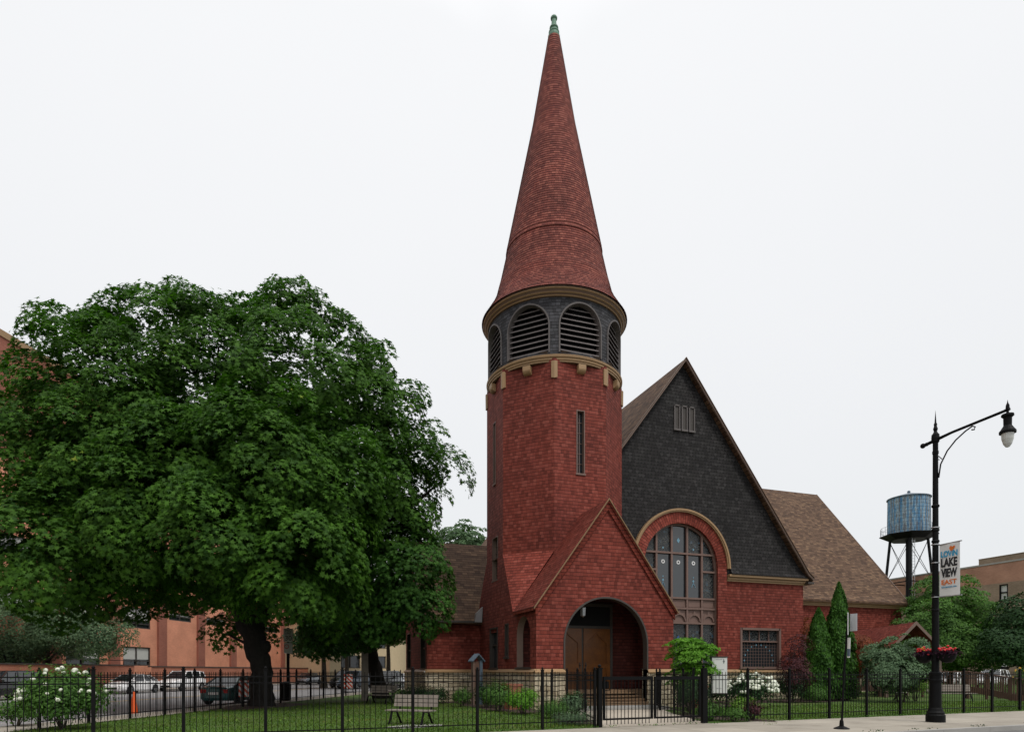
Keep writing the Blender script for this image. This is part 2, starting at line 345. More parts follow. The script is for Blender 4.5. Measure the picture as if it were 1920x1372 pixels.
    def slab(s, mp, prof, th, a0, a1):     # prof: (b, z) pairs; mp(a, b, z) -> point; solid of thickness th below
        L = 0; n = len(prof)
        for i in range(n - 1):
            (b0, z0), (b1, z1) = prof[i], prof[i + 1]; l = sqrt((b1 - b0) ** 2 + (z1 - z0) ** 2)
            down = z1 < z0
            V = (lambda q: -q) if down else (lambda q: q)
            s.face([mp(a0, b0, z0), mp(a1, b0, z0), mp(a1, b1, z1), mp(a0, b1, z1)], [(a0, V(L)), (a1, V(L)), (a1, V(L + l)), (a0, V(L + l))])
            s.face([mp(a0, b1, z1 - th), mp(a1, b1, z1 - th), mp(a1, b0, z0 - th), mp(a0, b0, z0 - th)])
            for a in (a0, a1): s.face([mp(a, b0, z0 - th), mp(a, b0, z0), mp(a, b1, z1), mp(a, b1, z1 - th)])
            L += l
        for b, z in (prof[0], prof[-1]): s.face([mp(a0, b, z - th), mp(a1, b, z - th), mp(a1, b, z), mp(a0, b, z)])
    def wall(s, pl, u0, u1, zb, top, ops=(), depth=0.0, rev=None, d=0.0, uoff=0.0, bps=(), amap=None):
        topf = top if callable(top) else (lambda u: top)
        cuts = {round(u0, 5), round(u1, 5)} | {round(b, 5) for b in bps if u0 < b < u1}
        for (a, b, z0, z1, arch) in ops:
            n = 20 if arch else 1
            for i in range(n + 1):
                q = (a + b) / 2 - (b - a) / 2 * cos(pi * i / n) if arch else a + (b - a) * i
                if u0 < q < u1: cuts.add(round(q, 5))
        cuts = sorted(cuts); P = amap or (lambda u, z, dd: pl(u, z, dd))
        def otop(o, u):
            a, b, z0, z1, arch = o
            if not arch: return z1
            r = (b - a) / 2; return z1 - r + sqrt(max(0, r * r - (u - (a + b) / 2) ** 2))
        for ua, ub in zip(cuts[:-1], cuts[1:]):
            um = (ua + ub) / 2; act = sorted([o for o in ops if o[0] < um < o[1]], key=lambda o: o[2])
            lo = (zb, zb); segs = []
            for o in act:
                segs.append((lo, (o[2], o[2]))); lo = (otop(o, ua), otop(o, ub))
            segs.append((lo, (topf(ua), topf(ub))))
            for (l0, l1), (t0, t1) in segs:
                l0 = max(l0, zb); l1 = max(l1, zb)
                if t0 <= l0 + 1e-6 and t1 <= l1 + 1e-6: continue
                t0 = max(t0, l0); t1 = max(t1, l1)
                s.face([P(ua, l0, d), P(ub, l1, d), P(ub, t1, d), P(ua, t0, d)], [(ua + uoff, l0), (ub + uoff, l1), (ub + uoff, t1), (ua + uoff, t0)])
        if depth:
            for (a, b, z0, z1, arch) in ops:
                rv = s
                if isinstance(rev, list): rv = MB(); rev.append(rv)
                elif rev is not None: rv = rev
                n = 20 if arch else 1; o = (a, b, z0, z1, arch)
                zs = z1 - (b - a) / 2 if arch else z1
                rv.face([P(a, z0, d), P(a, zs, d), P(a, zs, d - depth), P(a, z0, d - depth)])
                rv.face([P(b, zs, d), P(b, z0, d), P(b, z0, d - depth), P(b, zs, d - depth)])
                if z0 > zb: rv.face([P(b, z0, d), P(a, z0, d), P(a, z0, d - depth), P(b, z0, d - depth)])
                for i in range(n):
                    f = (lambda i: (a + b) / 2 - (b - a) / 2 * cos(pi * i / n)) if arch else (lambda i: a + (b - a) * i / n)
                    p, q = f(i), f(i + 1); rv.face([P(p, otop(o, p), d), P(q, otop(o, q), d), P(q, otop(o, q), d - depth), P(p, otop(o, p), d - depth)])
    def arc_ring(s, pl, uc, zc, r0, r1, d0, d1, n=32, a0=0, a1=pi):
        for i in range(n):
            a = a0 + (a1 - a0) * i / n; b = a0 + (a1 - a0) * (i + 1) / n
            Q = lambda r, t, d: pl(uc - r * cos(t), zc + r * sin(t), d)
            rm = (r0 + r1) / 2
            s.face([Q(r0, a, d1), Q(r0, b, d1), Q(r1, b, d1), Q(r1, a, d1)], [(0, a * rm), (0, b * rm), (r1 - r0, b * rm), (r1 - r0, a * rm)])
            s.face([Q(r1, a, d1), Q(r1, b, d1), Q(r1, b, d0), Q(r1, a, d0)])
            s.face([Q(r0, b, d1), Q(r0, a, d1), Q(r0, a, d0), Q(r0, b, d0)])
        for t in (a0, a1): s.face([Q(r0, t, d0), Q(r0, t, d1), Q(r1, t, d1), Q(r1, t, d0)])
    def build(s, name, mat, parent=None, off=(0, 0, 0)):
        me = bpy.data.meshes.new(name)
        ox, oy, oz = off
        me.from_pydata([(x - ox, y - oy, z - oz) for x, y, z in s.v], [], s.f)
        uvl = me.uv_layers.new(name='UVMap'); uvl.data.foreach_set('uv', np.array(s.uv, dtype=np.float32).ravel())
        me.polygons.foreach_set('use_smooth', s.sm); me.materials.append(M[mat] if isinstance(mat, str) else mat); me.update()
        o = bpy.data.objects.new(name, me); C.objects.link(o); o.parent = parent
        if parent is None and off != (0, 0, 0): o.location = off
        return o
def tag(o, label=None, cat=None, group=None, kind=None):
    for k, v in (('label', label), ('category', cat), ('group', group), ('kind', kind)):
        if v: o[k] = v
    return o
def thing(name, loc, label, cat, group=None, rz=0):
    o = bpy.data.objects.new(name, None); o.empty_display_size = .3; C.objects.link(o); o.location = (loc[0], loc[1], loc[2] if len(loc) > 2 else 0); o.rotation_euler = (0, 0, rz)
    return tag(o, label, cat, group)
def copytree(o, parent=None, loc=None, rz=None, label=None):
    c = o.copy(); C.objects.link(c); c.parent = parent
    if loc is not None: c.location = (loc[0], loc[1], loc[2] if len(loc) > 2 else 0)
    if rz is not None: c.rotation_euler = (0, 0, rz)
    if label: c['label'] = label
    for ch in list(o.children): copytree(ch, c)
    return c
def text(s, parent, mat, size, mtx, ext=.003, sx=1.0, name='lettering', align='CENTER', fit=None, bold=0.0):
    cu = bpy.data.curves.new(name, 'FONT'); cu.body = s; cu.size = size; cu.extrude = ext; cu.offset = bold; cu.align_x = align; cu.align_y = 'CENTER'
    cu.materials.append(M[mat]); o = bpy.data.objects.new(name, cu); C.objects.link(o); o.parent = parent
    dg = bpy.context.evaluated_depsgraph_get(); me = bpy.data.meshes.new_from_object(o.evaluated_get(dg)); bpy.data.objects.remove(o); bpy.data.curves.remove(cu)
    me.name = name; me.materials.clear(); me.materials.append(M[mat]); o = bpy.data.objects.new(name, me); C.objects.link(o); o.parent = parent
    if fit:
        co = np.array([v.co[:] for v in me.vertices]); lo, hi = co.min(0), co.max(0); f = (fit[0] / (hi[0] - lo[0]), fit[1] / (hi[1] - lo[1]))
        for v in me.vertices: v.co.x = (v.co.x - (lo[0] + hi[0]) / 2) * f[0]; v.co.y = (v.co.y - (lo[1] + hi[1]) / 2) * f[1]
    loc, rot = mtx; o.location = loc; o.rotation_euler = rot; o.scale = (sx, 1, 1); return o
# ---- leaves
STAR = np.array([(0, -.40), (.10, -.14), (.44, -.30), (.24, .0), (.54, .22), (.15, .16), (0, .62), (-.15, .16), (-.54, .22), (-.24, .0), (-.44, -.30), (-.10, -.14)])
OVAL = np.array([(0, -.5), (.26, -.15), (.22, .2), (0, .5), (-.22, .2), (-.26, -.15)])
BLADE = np.array([(-.5, 0), (.5, 0), (0, 1.)])
NEEDLE = np.array([(-.12, -.5), (.12, -.5), (.2, .1), (0, .5), (-.2, .1)])
def leafmesh(name, P, Nn, size, shape, mat, parent=None, off=(0, 0, 0), rnd=None, up=None):
    n = len(P); P = np.asarray(P, float) - np.array(off); Nn = np.asarray(Nn, float); Nn /= (np.linalg.norm(Nn, axis=1, keepdims=True) + 1e-9)
    if up is None: up = rng.normal(size=(n, 3))
    A = np.cross(up, Nn); A /= (np.linalg.norm(A, axis=1, keepdims=True) + 1e-9); B = np.cross(Nn, A)
    size = np.broadcast_to(size, (n,)).reshape(n, 1, 1); k = len(shape)
    fold = (np.abs(shape[:, 0]) * -.35)[None, :, None]
    V = P[:, None, :] + size * (shape[None, :, 0, None] * A[:, None, :] + shape[None, :, 1, None] * B[:, None, :] + fold * Nn[:, None, :])
    me = bpy.data.meshes.new(name); me.vertices.add(n * k); me.vertices.foreach_set('co', V.astype(np.float32).ravel())
    me.loops.add(n * k); me.loops.foreach_set('vertex_index', np.arange(n * k, dtype=np.int32))
    me.polygons.add(n); me.polygons.foreach_set('loop_start', np.arange(0, n * k, k, dtype=np.int32)); me.polygons.foreach_set('loop_total', np.full(n, k, dtype=np.int32))
    me.update(calc_edges=True)
    if rnd is None: rnd = rng.random(n)
    at_ = me.attributes.new('rnd', 'FLOAT', 'POINT'); at_.data.foreach_set('value', np.repeat(rnd, k).astype(np.float32))
    me.materials.append(M[mat]); o = bpy.data.objects.new(name, me); C.objects.link(o); o.parent = parent
    if parent is None and off != (0, 0, 0): o.location = off
    return o
def lobes_leaves(lobes, dens=1.0, per=110, crad=(.8, 1.3), flat=.35, rough=.12, inner=.35, keep=None, tuft=.06, upmix=.55, low=1.0, jit=.34):
    """lobes: (x, y, z, r_xy, r_z) ellipsoids; returns leaf positions, normals, random values"""
    Ps, Ns, Rs = [], [], []; L = np.array([l[:3] for l in lobes]); RR = np.array([[l[3], l[3], l[4]] for l in lobes])
    for i, l in enumerate(lobes):
        area = 4 * pi * ((l[3] ** 3.2 + 2 * (l[3] * l[4]) ** 1.6) / 3) ** (1 / 1.6); n = max(4, int(area * dens))
        k = np.arange(n) + .5; ph = np.arccos(1 - 2 * k / n); th = pi * (1 + 5 ** .5) * k + rng.random() * 6
        D = np.stack([np.cos(th) * np.sin(ph), np.sin(th) * np.sin(ph), np.cos(ph)], 1) + rng.normal(size=(n, 3)) * .08
        D /= np.linalg.norm(D, axis=1, keepdims=True)
        for d in D:
            shell = 1 + rng.normal() * rough
            if rng.random() < inner: shell *= rng.uniform(.45, .8)
            tf = rng.random() < tuft and d[2] > -.1
            if tf: shell *= rng.uniform(1.02, 1.06)
            c = L[i] + d * RR[i] * shell
            q = (((c - L) / RR) ** 2).sum(1); q[i] = 9
            if shell > .85 and q.min() < .55: continue
            if d[2] < -.3 and rng.random() > low: continue
            cr = rng.uniform(*crad) * (.62 if tf else 1)
            m = int(per * (cr / ((crad[0] + crad[1]) / 2)) ** 2)
            nn = d / RR[i] * RR[i].mean(); nn = nn + np.array([0, 0, upmix]); nn /= np.linalg.norm(nn)
            a = np.cross(nn, [0.3, 0.5, .81]); a /= np.linalg.norm(a); b = np.cross(nn, a)
            r = np.sqrt(rng.random(m)) * cr; t = rng.random(m) * 2 * pi
            h = flat * cr * (1 - (r / cr) ** 2) + rng.normal(size=m) * .08 * cr
            p = c + (r * np.cos(t))[:, None] * a + (r * np.sin(t))[:, None] * b + h[:, None] * nn
            out = (p - c); out /= (np.linalg.norm(out, axis=1, keepdims=True) + 1e-6)
            ln = nn + out * .55 * (r / cr)[:, None] + rng.normal(size=(m, 3)) * jit
            Ps.append(p); Ns.append(ln); Rs.append(np.clip(rng.random(m) * .75 + rng.random() * .25, 0, 1))
    P = np.concatenate(Ps); Nn = np.concatenate(Ns); R_ = np.concatenate(Rs)
    if keep is not None: k = keep(P); P, Nn, R_ = P[k], Nn[k], R_[k]
    return P, Nn, R_
def trunk_limbs(mb, base, top, r0, r1, ends, seg=10):
    b = np.array(base, float); t = np.array(top, float)
    pts = [b + (t - b) * f + np.array([sin(f * 5), cos(f * 4), 0]) * r0 * .25 * f for f in np.linspace(0, 1, 6)]
    mb.tube(pts, [r0 * 1.45] + [r0 + (r1 - r0) * f for f in np.linspace(.1, 1, 5)], seg)
    for e, f in ends:
        s0 = pts[-1] * f + pts[-3] * (1 - f); e = np.array(e, float); mid = (s0 + e) / 2 + np.array([rng.normal() * .3, rng.normal() * .3, .5])
        L = [s0, s0 * .6 + mid * .4, mid, mid * .4 + e * .6, e]
        mb.tube(L, [r1 * .8, r1 * .6, r1 * .45, r1 * .3, r1 * .12], 7)
def tree(name, label, cat, base, lobes, mat, tr=.15, size=.16, per=90, dens=1.2, crad=(.5, .8), group=None, shape=OVAL, bark='bark2', stems=1, keep=None, **k):
    t = thing(name, (base[0], base[1], 0), label, cat, group); off = (base[0], base[1], 0)
    mb = MB(); cz = sum(l[2] for l in lobes) / len(lobes); cx = sum(l[0] for l in lobes) / len(lobes); cy = sum(l[1] for l in lobes) / len(lobes)
    low = min(l[2] - l[4] * .6 for l in lobes)
    for s_ in range(stems):
        o = (rng.normal() * .15, rng.normal() * .15) if stems > 1 else (0, 0)
        trunk_limbs(mb, (base[0] + o[0], base[1] + o[1], -.05), (base[0] * .6 + cx * .4 + o[0] * 2, base[1] * .6 + cy * .4 + o[1] * 2, max(low, .4)), tr / sqrt(stems), tr * .6 / sqrt(stems), [((l[0], l[1], l[2] + l[4] * .3), .9) for l in lobes])
    mb.build('trunk', bark, t, off)
    P, Nn, R_ = lobes_leaves(lobes, dens, per, crad, keep=keep, **k)
    leafmesh('crown', P, Nn, rng.uniform(.7, 1.15, len(P)) * size, shape, mat, t, off, R_)
    return t
def bush(name, label, cat, x, y, r, h, mat, size=.07, n=900, group=None, shape=OVAL, flowers=None, fl_n=40, fl_r=.06, squash=1.0, stems=True, uneven=.12):
    t = thing(name, (x, y, 0), label, cat, group); off = (x, y, 0)
    nc = max(6, n // 60); P = []; Nn = []; R_ = []
    for i in range(nc):
        d = rng.normal(size=3); d[2] = abs(d[2]) * 1.1 - .25; d /= np.linalg.norm(d)
        c = np.array([x, y, h * .48]) + d * np.array([r, r * squash, h * .5]) * (rng.uniform(.55, .95) + rng.normal() * uneven)
        m = 60; cr = r * .38; q = rng.normal(size=(m, 3)) * .5 * cr; p = c + q
        P.append(p); Nn.append(q / cr + d * 1.1 + np.array([0, 0, .5]) + rng.normal(size=(m, 3)) * .3); R_.append(np.clip(rng.random(m) * .7 + rng.random() * .3, 0, 1))
    P = np.concatenate(P); Nn = np.concatenate(Nn); R_ = np.concatenate(R_); k = P[:, 2] > .02
    leafmesh('foliage', P[k], Nn[k], rng.uniform(.7, 1.2, k.sum()) * size, shape, mat, t, off, R_[k])
    if stems:
        mb = MB()
        for i in range(7):
            a = rng.random() * 6.28; mb.tube([(x + .05 * cos(a), y + .05 * sin(a), -.03), (x + r * .3 * cos(a), y + r * .3 * sin(a), h * .4), (x + r * .55 * cos(a), y + r * .55 * sin(a), h * .75)], [.02, .014, .006], 5)
        mb.build('stem', 'bark2', t, off)
    if flowers:
        for i in range(fl_n):
            d = rng.normal(size=3); d[2] = abs(d[2]) * .9; d[:2] -= np.array([CA, SA]) * .45; d /= np.linalg.norm(d)
            c = np.array([x, y, h * .5]) + d * np.array([r, r * squash, h * .52]) * 1.02
            mb = MB(); rr = fl_r * rng.uniform(.75, 1.2)
            if i % 2 == 0: mb.ball(c, rr, 8, 5, (1, 1, .8))
            else:
                mb.ball(c, rr * .75, 8, 5, (1, 1, .8)); mb.ball(c + rng.normal(size=3) * rr * .4, rr * .7, 7, 4)
            mb.build('flower', flowers, t, off)
    return t
exec_after = []
# ================================================================== SETTING
def struct(o): o['kind'] = 'structure'; return o
def poly(name, pts, z, mat, uvdir=None):
    mb = MB(); n = len(pts)
    # triangulate by fan from centroid-free simple n-gon
    ux, uy = uvdir or (1, 0)
    uv = [(p[0] * ux + p[1] * uy, -p[0] * uy + p[1] * ux) for p in pts]
    mb.face([(p[0], p[1], z) for p in pts], uv); return mb.build(name, mat)
ab = radians(3.7); BX, BY = cos(ab), sin(ab); NX, NY = -BY, BX
F0 = (6.5, 16.2)
def BP(s, n): return (F0[0] + BX * s + NX * n, F0[1] + BY * s + NY * n)
def onB(px):
    a, b = ray(px); t = (F0[0] * NX + F0[1] * NY) / (a * NX + b * NY); x, y = a * t, b * t
    return (x - F0[0]) * BX + (y - F0[1]) * BY
SX, SY = .424, .906; S0 = (-5.1, 24.2)
def SP(s, n): return (S0[0] + SX * s - SY * n, S0[1] + SY * s + SX * n)
def onS(px, n=0):
    a, b = ray(px); mx, my = -SY, SX; q = SP(0, n); t = (q[0] * mx + q[1] * my) / (a * mx + b * my); x, y = a * t, b * t
    return (x - S0[0]) * SX + (y - S0[1]) * SY
struct(poly('ground', [(-900, -300), (900, -300), (900, 1500), (-900, 1500)], -.15, 'earth'))
# main road in front and kerb
struct(poly('road', [BP(-140, -4.26), BP(-140, -60), BP(200, -60), BP(200, -4.26)], -.13, 'asphalt'))
mb = MB()
for s in range(-20, 100, 2):
    p = BP(s, -4.26); q = BP(s + 1.992, -4.26); r = BP(s + 1.992, -4.08); w = BP(s, -4.08)
    mb.hexa([(*p, -.15), (*q, -.15), (*r, -.15), (*w, -.15), (*p, .012), (*q, .012), (*r, .012), (*w, .012)])
struct(mb.build('kerb', 'slab'))
struct(poly('sidewalk', [BP(-30, -4.08), BP(150, -4.08), BP(150, -.10), BP(-30, -.10)], .006, 'walk', (BX, BY)))
# side street
struct(poly('side_street', [SP(-60, 21.0), SP(-60, 1.6), SP(220, 1.6), SP(220, 21.0)], -.126, 'asphalt_old'))
struct(poly('side_pavement', [SP(-12, 1.6), SP(-12, .06), SP(220, .06), SP(220, 1.6)], .003, 'walk', (SX, SY)))
struct(poly('far_pavement', [SP(-60, 23.1), SP(-60, 21.0), SP(220, 21.0), SP(220, 23.1)], .006, 'walk', (SX, SY)))
mb = MB()
for n_ in (1.6, 21.0):
    a, b, c, d = SP(-60, n_ - .07), SP(220, n_ - .07), SP(220, n_ + .07), SP(-60, n_ + .07)
    mb.hexa([(*d, -.15), (*c, -.15), (*b, -.15), (*a, -.15), (*d, .012), (*c, .012), (*b, .012), (*a, .012)])
struct(mb.build('side_kerb', 'slab'))
M['yellowline'] = plain('yellow_road_paint', (.52, .33, .05), .7, var=.2); M['whiteline'] = plain('white_road_paint', (.5, .5, .48), .7, var=.2)
mb = MB()
for n_ in (11.15, 11.45): mb.face([(*SP(-60, n_ + .06), -.121), (*SP(-60, n_ - .06), -.121), (*SP(220, n_ - .06), -.121), (*SP(220, n_ + .06), -.121)])
struct(mb.build('road_marking', 'yellowline'))
mb = MB()
for n_ in (3.9, 18.2):
    for s in range(-30, 110, 7): mb.face([(*SP(s, n_ + .05), -.121), (*SP(s, n_ - .05), -.121), (*SP(s + 2, n_ - .05), -.121), (*SP(s + 2, n_ + .05), -.121)])
struct(mb.build('parking_marking', 'whiteline'))
# lawn
Ic = (-9.2, 15.2)
struct(poly('lawn', [Ic, BP(0, -.08), BP(150, -.08), (150, 150), SP(120, .05)], 0.0, 'lawn'))
struct(poly('walkway', [(8.28, 16.22), (12.0, 16.46), (13.35, 20.3), (14.35, 22.6), (15.1, 23.0), (15.1, 24.5), (10.3, 24.5), (9.9, 22.0), (9.35, 19.4)], .012, 'concrete'))
def blob(name, cx, cy, rx, ry, z, mat, rot=0, n=26, j=.14):
    pts = []
    for i in range(n):
        a = 2 * pi * i / n; q = 1 + rng.normal() * j * .5 + j * sin(3 * a + cx); x, y = rx * cos(a) * q, ry * sin(a) * q
        pts.append((cx + x * cos(rot) - y * sin(rot), cy + x * sin(rot) + y * cos(rot)))
    return struct(poly(name, pts, z, mat))
blob('soil_bed', -1.2, 31.2, 3.0, 1.6, .008, 'soil', 1.1)
blob('soil_bed', 9.0, 19.6, .7, 2.6, .010, 'soil', -.25)
blob('soil_bed', 8.6, 26.3, 1.1, 4.2, .008, 'soil', .1)
blob('soil_bed', 7.3, 31.8, 2.4, .9, .012, 'soil', .0)
blob('soil_bed', 13.6, 18.4, .9, 2.2, .010, 'soil', .5)
blob('soil_bed', 18.0, 25.6, 1.9, 2.6, .008, 'soil', -.6)
blob('soil_bed', 25.0, 27.6, 5.2, 1.7, .012, 'soil', .05)
bp_ = G(778, 1361); blob('bench_slab', bp_[0], bp_[1], .95, .55, .012, 'slab', .4, 8, .04)
# grass
n_g = 110000
gx = rng.uniform(-9, 36, n_g); gy = 15.5 + rng.random(n_g) ** 1.5 * 18
inl = ((gx - F0[0]) * NX + (gy - F0[1]) * NY > -.03) & ((gx - S0[0]) * -SY + (gy - S0[1]) * SX < .1)
for ex, ey, ea, eb, er in ((-1.2, 31.2, 3.0, 1.6, 1.1), (9.0, 19.6, .7, 2.6, -.25), (8.6, 26.3, 1.1, 4.2, .1), (7.3, 31.8, 2.4, .9, 0), (13.6, 18.4, .9, 2.2, .5), (18, 25.6, 1.9, 2.6, -.6), (25, 27.6, 5.2, 1.7, .05)):
    qx = (gx - ex) * cos(er) + (gy - ey) * sin(er); qy = -(gx - ex) * sin(er) + (gy - ey) * cos(er); inl &= (qx / ea) ** 2 + (qy / eb) ** 2 > rng.uniform(.75, 1.1, n_g)
worn = np.sin(gx * 1.3 + 1) * np.cos(gy * 1.1) + rng.normal(size=n_g) * .35; inl &= worn < .95
inl &= ~((gx > 8.2 + (gy - 16) * .2) & (gx < 12.4 + (gy - 16) * .42) & (gy < 25)) & ~((gx > 9.3) & (gy > 24))
gx, gy = gx[inl], gy[inl]
nn = rng.normal(size=(len(gx), 3)) * [1, 1, .15]
leafm_size = rng.uniform(.03, .065, len(gx))
gup = np.stack([rng.normal(size=len(gx)), rng.normal(size=len(gx)), np.zeros(len(gx))], 1)
def grassmesh():
    P = np.stack([gx, gy, np.zeros(len(gx))], 1); n = len(P); a = rng.random(n) * 2 * pi
    A = np.stack([np.cos(a), np.sin(a), np.zeros(n)], 1) * (.011 + rng.random((n, 1)) * .01); H = leafm_size
    T = P + np.stack([rng.normal(size=n) * .02, rng.normal(size=n) * .02, H], 1)
    V = np.stack([P - A, P + A, T], 1); me = bpy.data.meshes.new('grass'); me.vertices.add(n * 3); me.vertices.foreach_set('co', V.astype(np.float32).ravel())
    me.loops.add(n * 3); me.loops.foreach_set('vertex_index', np.arange(n * 3, dtype=np.int32)); me.polygons.add(n)
    me.polygons.foreach_set('loop_start', np.arange(0, n * 3, 3, dtype=np.int32)); me.polygons.foreach_set('loop_total', np.full(n, 3, dtype=np.int32)); me.update(calc_edges=True)
    r = np.clip(rng.random(n) * .8 + .2 * np.sin(gx * .7) * np.cos(gy * .9) + .1, 0, 1)
    t = me.attributes.new('rnd', 'FLOAT', 'POINT'); t.data.foreach_set('value', np.repeat(r, 3).astype(np.float32)); me.materials.append(M['grass'])
    o = bpy.data.objects.new('grass', me); C.objects.link(o); o['kind'] = 'stuff'; return o
grassmesh()
# ================================================================== CHURCH
TX, TY, TR = 12.785, 30.385, 3.457; AP = TR * cos(pi / 8); SIDE = 2 * TR * sin(pi / 8)
XL, XR, YF = 9.56, 16.11, 24.6; XM = (XL + XR) / 2
CO = (XM, 30.0, 0)
church = thing('church', CO, 'red shingled church with a tall round spire, dark slate gable and arched porch', 'church')
def cb(mb, name, mat, parent=None):
    if isinstance(mb, list): return [q.build(name, mat, parent or church, CO) for q in mb]
    return mb.build(name, mat, parent or church, CO)
mpy = lambda a, b, z: (b, a, z)       # profile (x,z) extruded along Y
mpx = lambda a, b, z: (a, b, z)       # profile (y,z) extruded along X
EAVE = 4.32; RID = 8.83
# planes
pF = Pl(XL, YF, 1, 0)                 # porch front, u = X-XL
pW = Pl(XL, 33.0, 0, -1)              # left wall of porch/tower base, u = 33-Y
pM = Pl(0, 30.0, 1, 0)                # main front, u = X
pR = Pl(0, 38.0, 1, 0)                # right wing front
pLf = Pl(0, 32.85, 1, 0)              # left wing front
pLs = Pl(6.68, 39.2, 0, -1)           # left wing side, u = 39.2-Y
# --- porch
W = XR - XL; ARC = (10.83 - XL, 14.77 - XL)
pt = MB()
gtop = lambda u: EAVE + (RID - EAVE) * (1 - abs(u - W / 2) / (W / 2))
m = MB(); rev = []
m.wall(pF, 0, W, 1.66, gtop, [(ARC[0], ARC[1], 0.0, 4.72, True)], .34, rev, bps=[W / 2])
porch = cb(m, 'porch_front', 'red')
cb(rev, 'arch_soffit', 'bronze', porch)
# thin arch edge bead
m = MB(); m.arc_ring(pF, (ARC[0] + ARC[1]) / 2, 4.72 - 1.97, 1.95, 2.02, -.1, .035, 36)
for u in (ARC[0] - .05, ARC[1] - .02): m.pbox(pF, u, u + .07, 1.66, 2.75, -.1, .035)
cb(m, 'arch_bead', 'bronze', porch)
# side wall: windows, narrow light, arch
m = MB(); rev = []
def wtop(u):
    Y = 33 - u
    if Y < 27.2: return EAVE
    if Y < 29.06: return EAVE + (7.1 - EAVE) * (Y - 27.2) / 1.86
    if Y < 31.7: return 7.1
    return 7.1 - 2.0 * (Y - 31.7) / 1.3
WO = [(33 - 27.0, 33 - 25.3, 1.74, 3.98, True), (33 - 28.62, 33 - 28.15, 2.25, 3.8, False), (33 - 31.05, 33 - 29.8, 1.74, 3.73, False)]
m.wall(pW, 0, 33 - YF, 1.66, wtop, WO + [(33 - 30.7, 33 - 29.86, 6.1, 7.1, False)], .3, rev, bps=[33 - 27.2, 33 - 29.06, 33 - 31.7])
sw = cb(m, 'side_wall', 'red'); cb(rev, 'reveal', 'brown_trim', sw)
# inside faces of the porch
pFi = Pl(XR, YF + .34, -1, 0); pWi = Pl(XL + .3, YF, 0, 1); pRi = Pl(XR - .3, 27.19, 0, -1); pB = Pl(XL, 27.17, 1, 0)
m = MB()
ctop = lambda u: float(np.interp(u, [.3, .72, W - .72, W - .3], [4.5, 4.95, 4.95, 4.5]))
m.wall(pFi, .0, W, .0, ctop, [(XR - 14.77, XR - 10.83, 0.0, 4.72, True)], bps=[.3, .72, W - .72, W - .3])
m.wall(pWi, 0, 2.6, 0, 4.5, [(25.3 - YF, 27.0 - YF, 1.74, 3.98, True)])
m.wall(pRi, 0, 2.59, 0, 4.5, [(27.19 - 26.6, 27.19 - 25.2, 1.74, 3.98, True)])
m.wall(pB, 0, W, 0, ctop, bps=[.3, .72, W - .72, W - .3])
cb(m, 'porch_inner_wall', 'shaded_red')
m = MB(); rev = []; pRo = Pl(XR, YF, 0, 1)
m.wall(pRo, 0, 30.0 - YF, 1.66, EAVE, [(25.2 - YF, 26.6 - YF, 1.74, 3.98, True)], .3, rev)
sw = cb(m, 'far_side_wall', 'red'); cb(rev, 'reveal', 'brown_trim', sw)
m = MB(); m.slab(mpy, [(XL + .28, 4.52), (XL + .72, 4.99), (XR - .72, 4.99), (XR - .28, 4.52)], .04, YF + .33, 27.18); cb(m, 'porch_ceiling', 'bronze')
# floor and steps
m = MB(); m.box(XL + .3, XR - .3, 25.65, 27.17, 0.0, .75); cb(m, 'porch_floor', 'board')
for i in range(4):
    m = MB(); y = 24.45 + i * .3; m.box(10.86, 14.74, y, 25.64 , i * .15 + (.13 if i == 0 else .131), .13 + (i + 1) * .125)
    m.box(10.85, 14.75, y - .03, y + .3, .13 + (i + 1) * .125 - .03, .13 + (i + 1) * .125 + .003); cb(m, 'step', 'board')
m = MB(); m.box(10.6, 15.0, 23.2, 25.6, .02, .12); cb(m, 'landing_slab', 'slab')
# doors on the back wall, centred at 12.82
pD = Pl(0, 27.16, 1, 0); X0, X1 = 11.33, 14.27
m = MB(); m.pbox(pD, X0 - .12, X0, .75, 4.6, 0, .1); m.pbox(pD, X1, X1 + .12, .75, 4.6, 0, .1); m.pbox(pD, X0 - .12, X1 + .12, 4.6, 4.75, 0, .1); m.pbox(pD, X0, X1, 3.58, 3.7, 0, .09); m.pbox(pD, XM - .04, XM + .04, .75, 3.58, 0, .07)
cb(m, 'door_frame', 'bronze')
m = MB(); m.pbox(pD, X0, X1, 3.7, 4.6, 0, .03); cb(m, 'transom', 'darkhole')
for a, b in ((X0, XM - .04), (XM + .04, X1)):
    m = MB(); m.pbox(pD, a + .01, b - .01, .76, 3.57, 0, .05)
    for (u0, u1, z0, z1) in ((a + .01, a + .2, .76, 3.57), (b - .2, b - .01, .76, 3.57), (a + .2, b - .2, .76, 1.0), (a + .2, b - .2, 1.75, 1.95), (a + .2, b - .2, 3.42, 3.57)):
        m.pbox(pD, u0, u1, z0, z1, .05, .09)
    # ogee head of the upper panel: two slanted pieces
    c = (a + b) / 2; h = (b - a) / 2 - .2
    for s in (-1, 1):
        m.face([pD(c, 3.38, .088), pD(c + s * h, 2.95, .088), pD(c + s * h, 3.43, .088), pD(c, 3.43, .088)][::s])
        m.beam(pD(c, 3.33, .08), pD(c + s * h, 2.92, .08), .05, .05)
    m.pbox(pD, a + .24, b - .24, 1.2, 1.6, .05, .07)
    dr = cb(m, 'door', 'wood_door')
    m = MB(); q = b - .11 if a == X0 else a + .11; m.ball(pD(q, 1.86, .14), .045, 8, 6); m.pbox(pD, q - .03, q + .03, 1.7, 2.0, .09, .1); cb(m, 'handle', 'bronze', dr)
